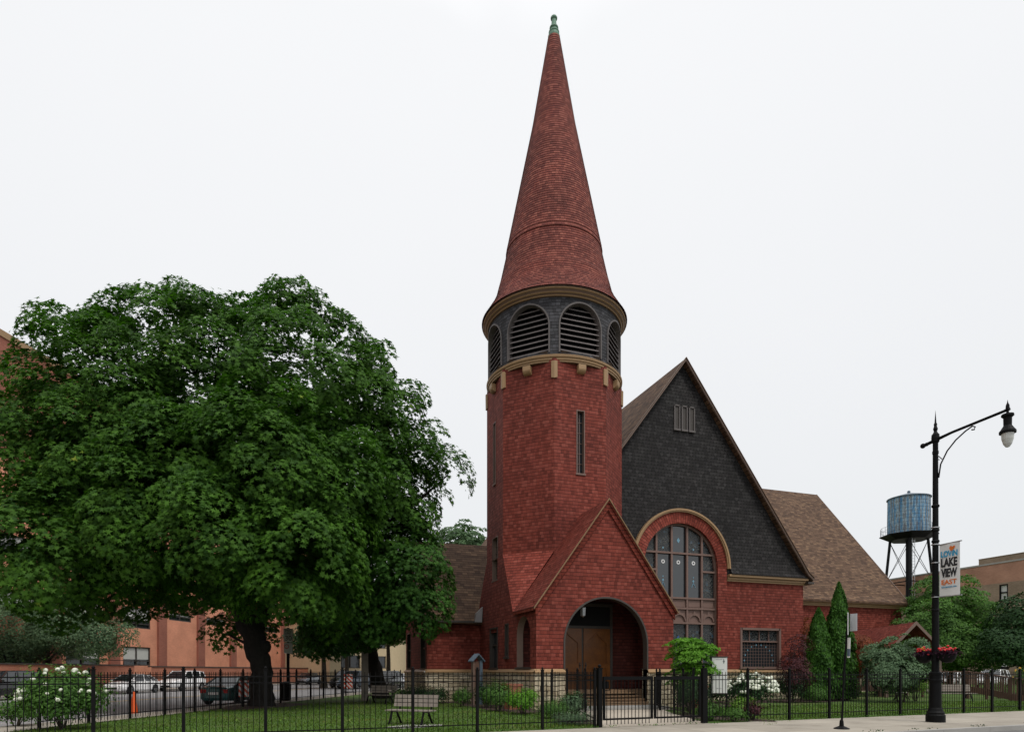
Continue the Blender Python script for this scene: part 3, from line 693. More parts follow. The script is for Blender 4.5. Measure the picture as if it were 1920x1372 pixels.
# hanging porch lantern
m = MB(); m.tube([(12.3, 25.9, 4.96), (12.3, 25.9, 4.5)], .012, 6); m.lathe([(.02, 4.52), (.13, 4.42), (.14, 4.4), (.11, 4.05), (.03, 4.0), (0, 3.98)], 12.3, 25.9, 6, False)
cb(m, 'porch_lantern', 'alum')
# porch roof with two slopes and rake boards
prof = [(XL - .12, EAVE - .08), (XM, RID + .10), (XR + .12, EAVE - .08)]
m = MB(); m.slab(mpy, prof, .14, YF - .13, 27.22); rf = cb(m, 'porch_roof', 'red_roof')
m = MB(); m.slab(mpy, [(XR + .12, EAVE - .08), (XM + .2, RID - .2)], .14, 27.3, 30); cb(m, 'porch_roof_slope', 'red_roof', rf)
m = MB(); m.slab(mpy, [(XL - .16, EAVE - .12), (XM, RID + .135), (XR + .16, EAVE - .12)], .07, YF - .19, YF - .13)
cb(m, 'rake_board', 'rake_tan', rf)
m = MB(); m.slab(mpy, [(XL - .05, EAVE - .16), (XM, RID - .05), (XR + .05, EAVE - .16)], .30, YF - .07, YF + .0)
cb(m, 'rake_shingle_band', 'red_roof', rf)
# --- tower
def vert(k): a = -pi + pi / 8 - pi / 4 + k * pi / 4; return (TX + TR * cos(a), TY + TR * sin(a))
m = MB(); rev = []
for k in range(8):
    a, b = vert(k), vert(k + 1); pl = Pl(a[0], a[1], b[0] - a[0], b[1] - a[1]); ops = []
    if k == 0: ops = [(SIDE - (30.7 - 29.06), SIDE - (29.86 - 29.06), 6.1, 8.17, False), (SIDE / 2 - .15, SIDE / 2 + .15, 10.9, 13.9, False)]
    if k == 2: ops = [(SIDE / 2 - .17, SIDE / 2 + .17, 10.8, 13.7, False)]
    m.wall(pl, 0, SIDE, 3.5, 16.0, ops, .22, rev, uoff=k * SIDE)
tower = cb(m, 'tower', 'red'); cb(rev, 'reveal', 'brown_trim', tower)
for k, u0, u1, z0, z1 in ((0, SIDE - 1.64, SIDE - .8, 6.1, 8.17), (0, SIDE / 2 - .15, SIDE / 2 + .15, 10.9, 13.9), (2, SIDE / 2 - .17, SIDE / 2 + .17, 10.8, 13.7)):
    a, b = vert(k), vert(k + 1); pl = Pl(a[0], a[1], b[0] - a[0], b[1] - a[1])
    fr = MB(); w = .045
    fr.pbox(pl, u0 - w, u0, z0 - w, z1 + w, -.02, .025); fr.pbox(pl, u1, u1 + w, z0 - w, z1 + w, -.02, .025); fr.pbox(pl, u0, u1, z1, z1 + w, -.02, .025); fr.pbox(pl, u0 - .08, u1 + .08, z0 - .08, z0, -.02, .05)
    fr.pbox(pl, (u0 + u1) / 2 - .015, (u0 + u1) / 2 + .015, z0, z1, -.19, -.15)
    for i in range(1, 6): z = z0 + (z1 - z0) * i / 6; fr.pbox(pl, u0, u1, z - .012, z + .012, -.19, -.16)
    f = cb(fr, 'window', 'mauve'); g = MB(); g.wall(pl, u0, u1, z0, z1, d=-.2); cb(g, 'pane', 'glass', f)
# broaches
for sx in (-1, 1):
    m = MB(); cx = XL if sx < 0 else XR; vx0 = TX + sx * AP; vx1 = TX + sx * SIDE / 2
    T = np.array((cx + sx * .12, 27.19, EAVE - .09)); A = np.array((vx0 + sx * .02, TY - SIDE / 2, 7.15)); B = np.array((vx1, TY - AP - .02, 7.15))
    n = 8; L = np.linalg.norm((A + B) / 2 - T)
    for i in range(n):
        f0, f1 = i / n, (i + 1) / n; p = [T + (A - T) * f0, T + (B - T) * f0, T + (B - T) * f1, T + (A - T) * f1]; wd0, wd1 = SIDE / 2 * f0, SIDE / 2 * f1
        uv = [(-wd0, L * f0), (wd0, L * f0), (wd1, L * f1), (-wd1, L * f1)]
        if sx > 0: p = p[::-1]; uv = uv[::-1]
        m.face(p, uv)
    cb(m, 'tower_broach', 'red_roof', tower)
# small bell-cast lip where the shaft begins to taper
# ring, corbels, brackets
m = MB(); m.lathe([(3.26, 15.84), (3.36, 15.85), (3.37, 15.93), (3.41, 15.94), (3.42, 16.01), (3.37, 16.02), (3.45, 16.05), (3.47, 16.14), (3.42, 16.18), (3.2, 16.22)], TX, TY, 96, False)
cb(m, 'lower_cornice', 'tan')
m = MB(); m.lathe([(2.9, 15.86), (3.35, 15.84)], TX, TY, 64); cb(m, 'cornice_soffit', 'bronze')
for k in range(8):
    v = vert(k); a = atan2(v[1] - TY, v[0] - TX); pl = Pl(v[0] + .03 * cos(a), v[1] + .03 * sin(a), -sin(a), cos(a))
    m = MB()
    for s in (-1, 1):   # folded plate over the corner
        du = .145; q = radians(22.5); f = lambda u, z, d: (pl.x + (-sin(a)) * u - cos(a) * abs(u) * math.tan(q) + cos(a) * d, pl.y + cos(a) * u - sin(a) * abs(u) * math.tan(q) + sin(a) * d, z)
        c = [f(0, 15.05, .04), f(s * du, 15.10, .04), f(s * du, 15.10, -.02), f(0, 15.05, -.02), f(0, 15.84, .05), f(s * du, 15.84, .05), f(s * du, 15.80, -.02), f(0, 15.80, -.02)]
        if s < 0: c = [c[1], c[0], c[3], c[2], c[5], c[4], c[7], c[6]]
        m.hexa(c)
    cb(m, 'corner_bracket', 'tan', tower)
    b = vert(k + 1); pl = Pl(v[0], v[1], b[0] - v[0], b[1] - v[1]); m = MB(); um = SIDE / 2; n = 10
    pts = [(.22, 15.80)] + [(.22 * cos(pi / 2 * i / n) if i else .22, 15.62 - .2 * sin(pi / 2 * i / n)) for i in range(n + 1)] + [(-.02, 15.42)]
    for i in range(len(pts) - 1):
        m.face([pl(um - .19, pts[i][1], pts[i][0]), pl(um - .19, pts[i + 1][1], pts[i + 1][0]), pl(um + .19, pts[i + 1][1], pts[i + 1][0]), pl(um + .19, pts[i][1], pts[i][0])])
        for s in (-.19, .19): m.face([pl(um + s, pts[i][1], pts[i][0]), pl(um + s, pts[i + 1][1], pts[i + 1][0]), pl(um + s, pts[i + 1][1], -.02), pl(um + s, pts[i][1], -.02)])
    cb(m, 'corbel', 'tan', tower)
# belfry: drum with eight louvred arches (arches over the facets)
RB = 3.34
m = MB(); rev = []; sec = 2 * pi / 8
ops = []
for k in range(8):
    uc = (-pi + k * sec + sec * 8) % (2 * pi) * RB
for k in range(8):
    c0 = (-pi + pi / 8 - pi / 4 + k * pi / 4)     # vertex angle; arch centred at +22.5deg
    am = lambda u, z, d, c0=c0: (TX + (RB + d) * cos(c0 + u / RB), TY + (RB + d) * sin(c0 + u / RB), z)
    Wd = sec * RB; hw = 1.04
    m.wall(None, 0, Wd, 16.2, 19.05, [(Wd / 2 - hw, Wd / 2 + hw, 16.32, 18.62, True)], .0, None, uoff=k * Wd, bps=[Wd * i / 12 for i in range(13)], amap=am)
    n = 20; hw_ = hw
    tr = MB(); zs = 18.62 - hw
    path = [(Wd / 2 - hw, 16.3), (Wd / 2 - hw, 16.9)] + [(Wd / 2 - hw * cos(pi * i / n), zs + hw * sin(pi * i / n)) for i in range(n + 1)] + [(Wd / 2 + hw, 16.9), (Wd / 2 + hw, 16.3)]
    for i in range(len(path) - 1):
        (u0, z0), (u1, z1) = path[i], path[i + 1]
        def o_(u, z, g):
            if z <= zs: return (u + (-g if u < Wd / 2 else g), z)
            return (Wd / 2 + (u - Wd / 2) * (hw + g) / hw, zs + (z - zs) * (hw + g) / hw)
        a0, a1 = o_(u0, z0, .07), o_(u1, z1, .07)
        tr.face([am(u0, z0, .05), am(u1, z1, .05), am(*a1, .05), am(*a0, .05)]); tr.face([am(*a0, .05), am(*a1, .05), am(*a1, -.02), am(*a0, -.02)])
        tr.face([am(u1, z1, .05), am(u0, z0, .05), am(u0, z0, -.26), am(u1, z1, -.26)])
    p0, p1 = am(Wd / 2 - hw, 16.32, 0), am(Wd / 2 + hw, 16.32, 0)
    fc = cb(tr, 'louver_frame', 'grey_frame')
    # straight louvers between the jambs
    lv = MB(); A0 = np.array(am(Wd / 2 - hw, 0, -.10)); A1 = np.array(am(Wd / 2 + hw, 0, -.10)); md = (A0 + A1) / 2; ax = (A1 - A0) / np.linalg.norm(A1 - A0); outn = np.array([ax[1], -ax[0], 0])
    halfc = np.linalg.norm(A1 - A0) / 2
    for i in range(9):
        z = 16.42 + i * .245
        half = halfc if z < zs else halfc * sqrt(max(0.02, 1 - ((z + .06 - zs) / hw) ** 2))
        l, r = md - ax * half, md + ax * half
        zf, zb_ = z, z + .17
        F = lambda p, o, zz: (p[0] + outn[0] * o, p[1] + outn[1] * o, zz)
        lv.hexa([F(l, .06, zf), F(r, .06, zf), F(r, -.14, zb_), F(l, -.14, zb_), F(l, .06, zf + .028), F(r, .06, zf + .028), F(r, -.14, zb_ + .02), F(l, -.14, zb_ + .02)])
    cb(lv, 'louvers', 'louver', fc)
    sl = MB(); F = lambda p, o, zz: (p[0] + outn[0] * o, p[1] + outn[1] * o, zz)
    sl.hexa([F(A0, .0, 16.2), F(A1, .0, 16.2), F(A1, -.3, 16.2), F(A0, -.3, 16.2), F(A0, .22, 16.31), F(A1, .22, 16.31), F(A1, -.3, 16.36), F(A0, -.3, 16.36)])
    cb(sl, 'sill', 'grey_frame', fc)
bel = cb(m, 'belfry', 'slate_plain')
m = MB(); m.lathe([(2.95, 16.2), (2.95, 19.0)], TX, TY, 24); cb(m, 'belfry_core', 'darkhole', bel)
# upper cornice: moulded, flaring
m = MB(); m.lathe([(3.30, 18.84), (3.40, 18.86), (3.41, 18.90), (3.50, 19.0), (3.58, 19.12), (3.62, 19.24), (3.5, 19.26)], TX, TY, 96, False)
uc = cb(m, 'upper_cornice', 'cornice_brown')
for r_, z_, h_ in ((3.41, 18.87, .05), (3.505, 18.98, .045), (3.60, 19.12, .06)):
    m = MB(); m.lathe([(r_ - .06, z_ - .01), (r_ + .01, z_), (r_ + .03, z_ + h_ / 2), (r_ + .01, z_ + h_), (r_ - .06, z_ + h_)], TX, TY, 96, False); cb(m, 'cornice_bead', 'tan', uc)
# spire in real courses
prof = [(3.69, 19.24), (3.44, 19.62), (3.19, 20.02), (2.99, 20.45), (2.86, 20.95), (2.74, 21.4), (2.40, 22.92), (2.45, 22.93), (2.37, 23.3), (1.086, 29.5), (.29, 34.1)]
m = MB(); m2 = []
Ls = [0]
for i in range(1, len(prof)): Ls.append(Ls[-1] + sqrt((prof[i][0] - prof[i - 1][0]) ** 2 + (prof[i][1] - prof[i - 1][1]) ** 2))
nc = int(Ls[-1] / .135); cur = []
for i in range(nc + 1):
    l = Ls[-1] * i / nc; r = np.interp(l, Ls, [p[0] for p in prof]); z = np.interp(l, Ls, [p[1] for p in prof]); cur.append((float(r), float(z), l))
seg = 72
for i in range(nc):
    (r0, z0, l0), (r1, z1, l1) = cur[i], cur[i + 1]; r0 += .018; rr = (r0 + r1) / 2 if r0 > 1.2 else r0
    for k in range(seg):
        a, b = 2 * pi * k / seg, 2 * pi * (k + 1) / seg
        m.face([(TX + r0 * cos(a), TY + r0 * sin(a), z0), (TX + r0 * cos(b), TY + r0 * sin(b), z0), (TX + r1 * cos(b), TY + r1 * sin(b), z1), (TX + r1 * cos(a), TY + r1 * sin(a), z1)], [(a * rr, i * .135 + .001), (b * rr, i * .135 + .001), (b * rr, (i + 1) * .135 - .001), (a * rr, (i + 1) * .135 - .001)])
        rp = cur[i][0]; m.face([(TX + rp * cos(a), TY + rp * sin(a), z0), (TX + rp * cos(b), TY + rp * sin(b), z0), (TX + r0 * cos(b), TY + r0 * sin(b), z0 - .001), (TX + r0 * cos(a), TY + r0 * sin(a), z0 - .001)][::-1])
sp = cb(m, 'spire', 'spire')
m = MB(); m.lathe([(2.36, 22.85), (2.47, 22.80), (2.475, 22.86), (2.38, 23.1)], TX, TY, 72, False); cb(m, 'shingle_lip', 'spire', sp); m = MB(); m.lathe([(2.86, 20.93), (2.885, 20.91), (2.85, 21.05)], TX, TY, 72, False); cb(m, 'shingle_lip', 'spire', sp)
fz = lambda z: 34.05 + (z - 34.05) * .72
m = MB(); m.lathe([(r_ * .92, fz(z_)) for r_, z_ in [(.29, 34.05), (.33, 34.08), (.34, 34.16), (.28, 34.2), (.27, 34.42), (.30, 34.46), (.29, 34.52), (.21, 34.56), (.20, 34.72), (.25, 34.76), (.24, 34.84), (.15, 34.88), (.13, 35.4), (.18, 35.44), (.19, 35.52), (.15, 35.60), (.06, 35.66), (0, 35.68)]], TX, TY, 20)
cb(m, 'finial', 'copper')
# --- main front (gabled nave)
GX, GZ = 20.15, 18.45
rk = [(28.85, 6.98), (28.45, 7.3), (28.0, 7.92), (GX, GZ), (12.3, 7.92), (11.85, 7.3), (11.45, 6.98)]
rake = lambda x: float(np.interp(x, [p[0] for p in rk[::-1]], [p[1] for p in rk[::-1]])) - .12
WC, WH = 20.1, 2.33; WZ = 9.62
m = MB(); rev = []
m.wall(pM, 12.0, 28.5, 1.66, 7.1, [(WC - WH, WC + WH, 1.8, WZ, True), (24.1, 26.8, 1.8, 3.98, False)], .3, rev)
nv = cb(m, 'nave_wall', 'red'); cb(rev, 'reveal', 'brown_trim', nv)
m = MB(); m.wall(pM, 12.0, 28.5, 6.9, rake, [(WC - WH, WC + WH, 1.8, WZ, True)], .3, rev, d=.08, bps=[GX])
# bell-cast skirt of slates above the cornice
def skirt(mb, x0, x1):
    z = [7.0, 7.15, 7.4, 7.75]; d = [.36, .24, .15, .085]
    for i in range(3): mb.face([pM(x0, z[i], d[i]), pM(x1, z[i], d[i]), pM(x1, z[i + 1], d[i + 1]), pM(x0, z[i + 1], d[i + 1])], [(x0, z[i]), (x1, z[i]), (x1, z[i + 1]), (x0, z[i + 1])])
    mb.face([pM(x0, z[0], 0), pM(x0, z[0], d[0]), pM(x0, z[1], d[1]), pM(x0, z[2], d[2]), pM(x0, z[3], 0)]); mb.face([pM(x0, 6.99, 0), pM(x1, 6.99, 0), pM(x1, 6.99, .36), pM(x0, 6.99, .36)])
skirt(m, 23.24, 28.7); skirt(m, 11.6, WC - 3.14)
gb = cb(m, 'slate_gable', 'slate')
for a, b in ((23.1, 28.62), (12.0, 17.1)):
    m = MB(); m.pbox(pM, a, b, 6.62, 6.72, 0, .08); m.pbox(pM, a, b, 6.72, 6.80, 0, .16); m.pbox(pM, a, b, 6.80, 6.86, 0, .13); m.pbox(pM, a, b, 6.86, 6.98, 0, .30); cb(m, 'eave_cornice', 'tan')
m = MB(); m.arc_ring(pM, WC, WZ - WH, WH, 2.93, -.02, .13, 40); cb(m, 'arch_ring', 'red_roof')
m = MB(); m.pbox(pM, WC + WH, WC + 2.93, 1.68, WZ - WH, 0, .13); cb(m, 'window_jamb', 'red'); m = MB(); m.pbox(pM, WC - 2.93, WC - WH, 1.68, WZ - WH, 0, .13); cb(m, 'window_jamb', 'red')
m = MB(); m.arc_ring(pM, WC, WZ - WH, 2.93, 3.03, 0, .22, 40); m.arc_ring(pM, WC, WZ - WH, 3.0, 3.10, 0, .27, 40); cb(m, 'arch_moulding', 'tan')
# big window
glass_d = -.22
fr = MB(); n = 24
ZL = [1.8, 4.22, 5.02, 5.58, 8.02, 7.08]
cols = [WC + WH * q for q in (-1, -.62, -.21, .21, .62, 1)]
def archz(u): return WZ - WH + sqrt(max(0, WH ** 2 - (u - WC) ** 2))
for c in cols[1:5]: fr.pbox(pM, c - .055, c + .055, 1.8, archz(c) - .02, -.2, -.08)
for s in (-1, 1): fr.pbox(pM, WC + s * WH - .05, WC + s * WH + .05, 1.8, WZ - WH, -.2, -.1)
for z in ZL[1:5]: fr.pbox(pM, max(cols[0], WC - sqrt(max(0, WH ** 2 - max(0, z - (WZ - WH)) ** 2))), WC + sqrt(max(0, WH ** 2 - max(0, z - (WZ - WH)) ** 2)), z - .05, z + .05, -.2, -.06)
fr.pbox(pM, cols[0], cols[1], 7.03, 7.13, -.2, -.07); fr.pbox(pM, cols[4], cols[5], 7.03, 7.13, -.2, -.07)
fr.pbox(pM, cols[0] - .1, cols[5] + .1, 1.70, 1.8, -.2, .16)
fr.arc_ring(pM, WC, WZ - WH, WH - .09, WH + .01, -.2, -.1, 36)
wf = cb(fr, 'arched_window', 'mauve')
pn = MB()
for i in range(5):           # spandrel panels and small blind arches
    a, b = cols[i] + .055, cols[i + 1] - .055
    pn.pbox(pM, a, b, 4.27, 5.53, -.24, -.17)
    pn.pbox(pM, a + .06, b - .06, 5.12, 5.48, -.18, -.15)
    r = (b - a) / 2 - .02; pn.arc_ring(pM, (a + b) / 2, 4.32, r - .07, r, -.2, -.09, 14)
    pn.arc_ring(pM, (a + b) / 2, 4.32, r - .0, r + .05, -.2, -.13, 14)
    c = (a + b) / 2; pn.face([pM(c - .1, 4.32 + r, -.1), pM(c + .1, 4.32 + r, -.1), pM(c, 4.93, -.1)])
cb(pn, 'spandrel', 'mauve', wf)
g = MB()
for i in range(5):
    if i in (1, 2, 3): rows = [(1.8, 4.2, False), (5.6, 8.0, True), (8.05, WZ, False)]
    else: rows = [(1.8, 4.2, False), (5.6, 7.05, False), (7.1, 8.0, False), (8.05, WZ, False)]
    for z0, z1, cl in rows:
        if cl: continue
        g = MB()
        if z1 == WZ:
            if i == 2: continue
            ua, ub = cols[i], cols[i + 1]; ua = max(ua, WC - WH + .05); 
            for j in range(6):
                p, q = ua + (ub - ua) * j / 6, ua + (ub - ua) * (j + 1) / 6; g.face([pM(p, 8.0, glass_d), pM(q, 8.0, glass_d), pM(q, max(8.0, archz(q)), glass_d), pM(p, max(8.0, archz(p)), glass_d)])
        else: g.wall(pM, cols[i], cols[i + 1], z0, z1, d=glass_d)
        cb(g, 'leaded_pane', 'lead_small', wf)
for i in (1, 2, 3): g = MB(); g.wall(pM, cols[i], cols[i + 1], 5.6, 8.0, d=glass_d); cb(g, 'clear_pane', 'plain_glass', wf)
g = MB(); g.wall(pM, cols[2], cols[3], 8.0, lambda u: archz(u), d=glass_d); cb(g, 'clear_pane', 'plain_glass', wf)
orn = MB()
for i in (1, 2, 3):
    c = (cols[i] + cols[i + 1]) / 2; orn.arc_ring(pM, c, 7.55, .06, .11, glass_d, glass_d + .015, 14, 0, 2 * pi)
cb(orn, 'ring_ornament', 'white', wf)
M['paleblue'] = plain('pale_blue_glass', (.16, .32, .42), .2); M['deepblue'] = plain('deep_blue_glass', (.04, .09, .28), .2)
orn = MB()
def dia(mb, c, z, s, d=glass_d + .012): mb.face([pM(c, z - s, d), pM(c + s * .7, z, d), pM(c, z + s, d), pM(c - s * .7, z, d)])
for i in (1, 3):
    c = (cols[i] + cols[i + 1]) / 2; dia(orn, c, 6.55, .09); dia(orn, c, 6.75, .05)
    for s in (-1, 1): orn.beam(pM(c, 6.45, glass_d + .01), pM(c + s * .12, 6.2, glass_d + .01), .03, .02)
    dia(orn, c, 8.3, .07)
dia(orn, WC, 8.75, .15)
cb(orn, 'tulip_ornament', 'paleblue', wf)
orn = MB(); dia(orn, WC, 3.35, .2); dia(orn, WC + .12, 3.25, .12); dia(orn, WC - .12, 3.25, .12); cb(orn, 'blue_ornament', 'deepblue', wf)
# lower right window
fr = MB(); a, b = 24.1, 26.8
fr.pbox(pM, a - .07, a + .06, 1.8, 4.05, -.2, .03); fr.pbox(pM, b - .06, b + .07, 1.8, 4.05, -.2, .03); fr.pbox(pM, a, b, 3.92, 4.05, -.2, .03); fr.pbox(pM, a - .12, b + .12, 1.7, 1.84, -.2, .10)
fr.pbox(pM, a, b, 3.24, 3.32, -.2, -.08)
for i in (1, 2, 3): q = a + (b - a) * i / 4; fr.pbox(pM, q - .02, q + .02, 3.3, 3.95, -.2, -.12)
f = cb(fr, 'window', 'mauve'); g = MB(); g.wall(pM, a, b, 1.8, 3.28, d=-.19); cb(g, 'leaded_pane', 'glass', f)
g = MB(); g.wall(pM, a, b, 3.28, 3.98, d=-.19); cb(g, 'transom_pane', 'lead_small', f)
g = MB()
for i in range(1, 14): q = a + (b - a) * i / 14; g.pbox(pM, q - .008, q + .008, 1.84, 3.24, -.19, -.18)
for i in range(1, 8): z = 1.84 + 1.4 * i / 8; g.pbox(pM, a, b, z - .008, z + .008, -.19, -.178)
cb(g, 'came', 'mauve', f)
orn = MB()
for i in range(10):
    t_ = pi * i / 9; dia(orn, (a + b) / 2 - 1.0 * cos(t_), 2.2 + .9 * sin(t_), .06, -.17)
cb(orn, 'jewel', 'paleblue', f)
# gable slits
for i in range(3):
    c = 20.27 + (i - 1) * .47; m = MB()
    for s in (-1, 1): m.pbox(pM, c + s * .155 - .03, c + s * .155 + .03, 14.72, 16.0, .06, .15)
    m.pbox(pM, c - .2, c + .2, 14.62, 14.72, .06, .17); m.pbox(pM, c - .18, c + .18, 15.95, 16.02, .06, .15)
    f = cb(m, 'gable_slit', 'grey_frame'); g = MB(); g.wall(pM, c - .13, c + .13, 14.72, 15.97, d=.09); cb(g, 'shutter', 'bronze', f)
# main roof
m = MB(); m.slab(mpy, rk[::-1], .16, 29.62, 54.0); rf = cb(m, 'nave_roof', 'brown_roof')
m = MB(); m.slab(mpy, [(x + (.03 if x > GX else -.03 if x < GX else 0), z + .02) for x, z in rk[::-1]], .15, 29.56, 29.62); cb(m, 'rake_board', 'brown_trim', rf)
m = MB(); m.slab(mpy, [(x + (.04 if x > GX else -.04 if x < GX else 0), z + .05) for x, z in rk[::-1]], .035, 29.5, 29.62); cb(m, 'rake_edge', 'cornice_brown', rf)
m = MB(); m.box(28.5, 28.95, 29.6, 30.4, 6.66, 6.78); cb(m, 'gutter', 'bronze', rf)
m = MB(); m.wall(Pl(28.5, 30.0, 0, 1), 0, 24, 0, 7.0); m.wall(Pl(12.0, 54.0, 0, -1), 0, 24, 0, 7.0); m.wall(Pl(28.5, 54, -1, 0), 0, 16.5, 0, lambda u: rake(28.5 - u), bps=[28.5 - GX]); cb(m, 'rear_wall', 'red')
# right wing
m = MB(); m.wall(pR, 28.5, 45.9, 1.66, 6.95, [(34.5, 35.6, 4.2, 5.9, False)]); wy = [(37.55, 6.93), (38.1, 7.4), (38.6, 8.05), (47.1, 18.0), (55.6, 8.05), (56.7, 6.93)]
pE = Pl(45.9, 38, 0, 1); m.wall(pE, 0, 18, 0, lambda u: float(np.interp(38 + u, [p[0] for p in wy], [p[1] for p in wy])) - .15, bps=[9.1, .6]); cb(m, 'wing_wall', 'red')
m = MB(); m.slab(mpx, wy, .16, 20.2, 46.3); rf = cb(m, 'wing_roof', 'brown_roof')
m = MB(); m.slab(mpx, [(y + (-.04 if y < 47 else .04 if y > 47.2 else 0), z + .03) for y, z in wy], .25, 46.3, 46.36); cb(m, 'rake_board', 'brown_trim', rf)
m = MB(); m.pbox(pR, 28.5, 46.2, 6.5, 6.62, 0, .1); m.pbox(pR, 28.5, 46.2, 6.62, 6.74, 0, .2); m.pbox(pR, 28.5, 46.2, 6.74, 6.80, 0, .4); cb(m, 'wing_cornice', 'tan')
# left wing
ly = [(32.45, 4.2), (36.95, 9.12), (41.5, 4.2)]
m = MB(); m.wall(pLf, 6.68, 9.6, 1.66, 4.3); m.wall(pLf, 9.6, 12.0, 1.66, 4.3); rev = []
m.wall(pLs, 0, 39.2 - 32.85, 1.66, lambda u: float(np.interp(39.2 - u, [32.85, 36.95, 41], [4.3, 8.8, 4.6])), [(39.2 - 34.5, 39.2 - 33.2, 1.75, 3.85, False), (39.2 - 38.8, 39.2 - 37.5, 1.75, 3.85, False)], .25, rev, bps=[39.2 - 36.95])
lw = cb(m, 'left_wing_wall', 'red'); cb(rev, 'reveal', 'brown_trim', lw)
for a, b in ((39.2 - 34.5, 39.2 - 33.2), (39.2 - 38.8, 39.2 - 37.5)):
    f = MB(); f.pbox(pLs, a, a + .07, 1.75, 3.85, -.2, .02); f.pbox(pLs, b - .07, b, 1.75, 3.85, -.2, .02); f.pbox(pLs, a, b, 3.78, 3.85, -.2, .02); f.pbox(pLs, a, b, 2.78, 2.86, -.2, -.1); f.pbox(pLs, a - .06, b + .06, 1.68, 1.75, -.2, .06)
    f = cb(f, 'window', 'bronze'); g = MB(); g.wall(pLs, a, b, 1.75, 3.85, d=-.18); cb(g, 'pane', 'glass', f)
m = MB(); m.slab(mpx, ly, .14, 6.45, 12.2); rf = cb(m, 'left_wing_roof', 'brown_roof')
m = MB(); m.slab(mpx, [(y, z + .02) for y, z in ly], .22, 6.39, 6.45); m.pbox(pLf, 6.5, 9.5, 4.12, 4.22, .3, .44); cb(m, 'gutter', 'bronze', rf)
m = MB(); m.hexa([(9.12, 32.3, 4.15), (9.5, 32.3, 4.15), (9.5, 32.5, 4.15), (9.12, 32.5, 4.15), (9.2, 32.3, 4.6), (9.54, 32.3, 4.95), (9.54, 32.6, 4.95), (9.2, 32.6, 4.6)]); cb(m, 'rain_hopper', 'alum', rf)
# side windows of base
for (a, b, z0, z1, arch) in WO[1:]:
    f = MB(); w = .06; f.pbox(pW, a - .02, a + w, z0, z1, -.25, .03); f.pbox(pW, b - w, b + .02, z0, z1, -.25, .03); f.pbox(pW, a, b, z1 - w, z1 + .02, -.25, .03); f.pbox(pW, a - .08, b + .08, z0 - .09, z0 + .02, -.25, .08)
    if b - a > .8: f.pbox(pW, a, b, (z0 + z1) / 2 + .1, (z0 + z1) / 2 + .18, -.25, -.1)
    f = cb(f, 'window', 'bronze'); g = MB(); g.wall(pW, a, b, z0, z1, d=-.2); cb(g, 'pane', 'glass', f)
m = MB(); m.pbox(pW, WO[0][0] - .08, WO[0][1] + .08, 1.67, 1.76, -.3, .08); cb(m, 'arch_sill', 'bronze'); m = MB(); m.box(XR - .42, XR - .02, 25.1, 26.7, 1.66, 1.74); cb(m, 'arch_sill', 'bronze')
# stone base with sloped ledge, and stone piers
def stone(mb, lg, pl, u0, u1, z0=-.15, ret=True):
    mb.wall(pl, u0, u1, z0, 1.52, d=.10)
    z = [1.50, 1.56, 1.68]; d = [.15, .16, .0]
    lg.face([pl(u0, z[0], .02), pl(u1, z[0], .02), pl(u1, z[0], d[0]), pl(u0, z[0], d[0])]); lg.face([pl(u0, z[0], d[0]), pl(u1, z[0], d[0]), pl(u1, z[1], d[1]), pl(u0, z[1], d[1])]); lg.face([pl(u0, z[1], d[1]), pl(u1, z[1], d[1]), pl(u1, z[2], d[2]), pl(u0, z[2], d[2])])
    for e in ((u0, u1) if ret else ()): lg.face([pl(e, z[0], 0), pl(e, z[0], d[0]), pl(e, z[1], d[1]), pl(e, z[2], d[2])])
for pl_, a_, b_, r_ in ((pF, -.10, ARC[0], True), (pF, ARC[1], W + .10, True), (pW, .15, 33 - YF + .1, False), (pM, XR, 28.6, True), (pR, 28.5, 46.0, True), (pLf, 6.58, 9.45, True), (pLs, 0, 39.2 - 32.75, False), (pRo, -.1, 5.4, True)):
    st = MB(); lg = MB(); stone(st, lg, pl_, a_, b_, ret=r_)
    if pl_ is pF and a_ < 0: st.wall(Pl(10.83, YF - .1, 0, 1), 0, .5, -.15, 1.66)
    if pl_ is pF and a_ > 0: st.wall(Pl(14.77, YF + .4, 0, -1), 0, .5, -.15, 1.66)
    cb(lg, 'stone_ledge', 'tan', cb(st, 'stone_base', 'stone'))
# ================================================================== FENCES
def fence_run(name, label, posts, sub=None, h=1.62, rail_h=(1.47, 1.33, .2), ph=1.57, sp=.125, end_posts=True, wpost=.068, group=None):
    t = thing(name, posts[0], label, 'fence', group); off = (posts[0][0], posts[0][1], 0)
    rails = [MB() for _ in rail_h]; pk = MB()
    for i, p in enumerate(posts):
        m = MB(); w = wpost / 2
        q = posts[min(i + 1, len(posts) - 1)]; o = posts[max(i - 1, 0)]; dx, dy = q[0] - o[0], q[1] - o[1]; pl = Pl(p[0], p[1], dx, dy)
        m.pbox(pl, -w, w, -.05, h, -w, w); m.pbox(pl, -w - .012, w + .012, h, h + .02, -w - .012, w + .012); m.ball((p[0], p[1], h + .05), .035, 8, 6)
        m.build('post', 'black', t, off)
        if i == len(posts) - 1: break
        L = sqrt((q[0] - p[0]) ** 2 + (q[1] - p[1]) ** 2); pl = Pl(p[0], p[1], q[0] - p[0], q[1] - p[1])
        for r, z in zip(rails, rail_h): r.pbox(pl, w, L - w, z - .013, z + .013, -.015, .015)
        n = max(2, int(L / sp))
        for k in range(1, n):
            u = L * k / n; pk.pbox(pl, u - .0065, u + .0065, .06, ph, -.0065, .0065)
    for r in rails: r.build('rail', 'black', t, off)
    pk.build('picket_row', 'black', t, off); return t
sA = [onB(p) for p in (175, 344, 498, 642, 774, 895, 1017)]; d_ = (sA[-1] - sA[0]) / 6
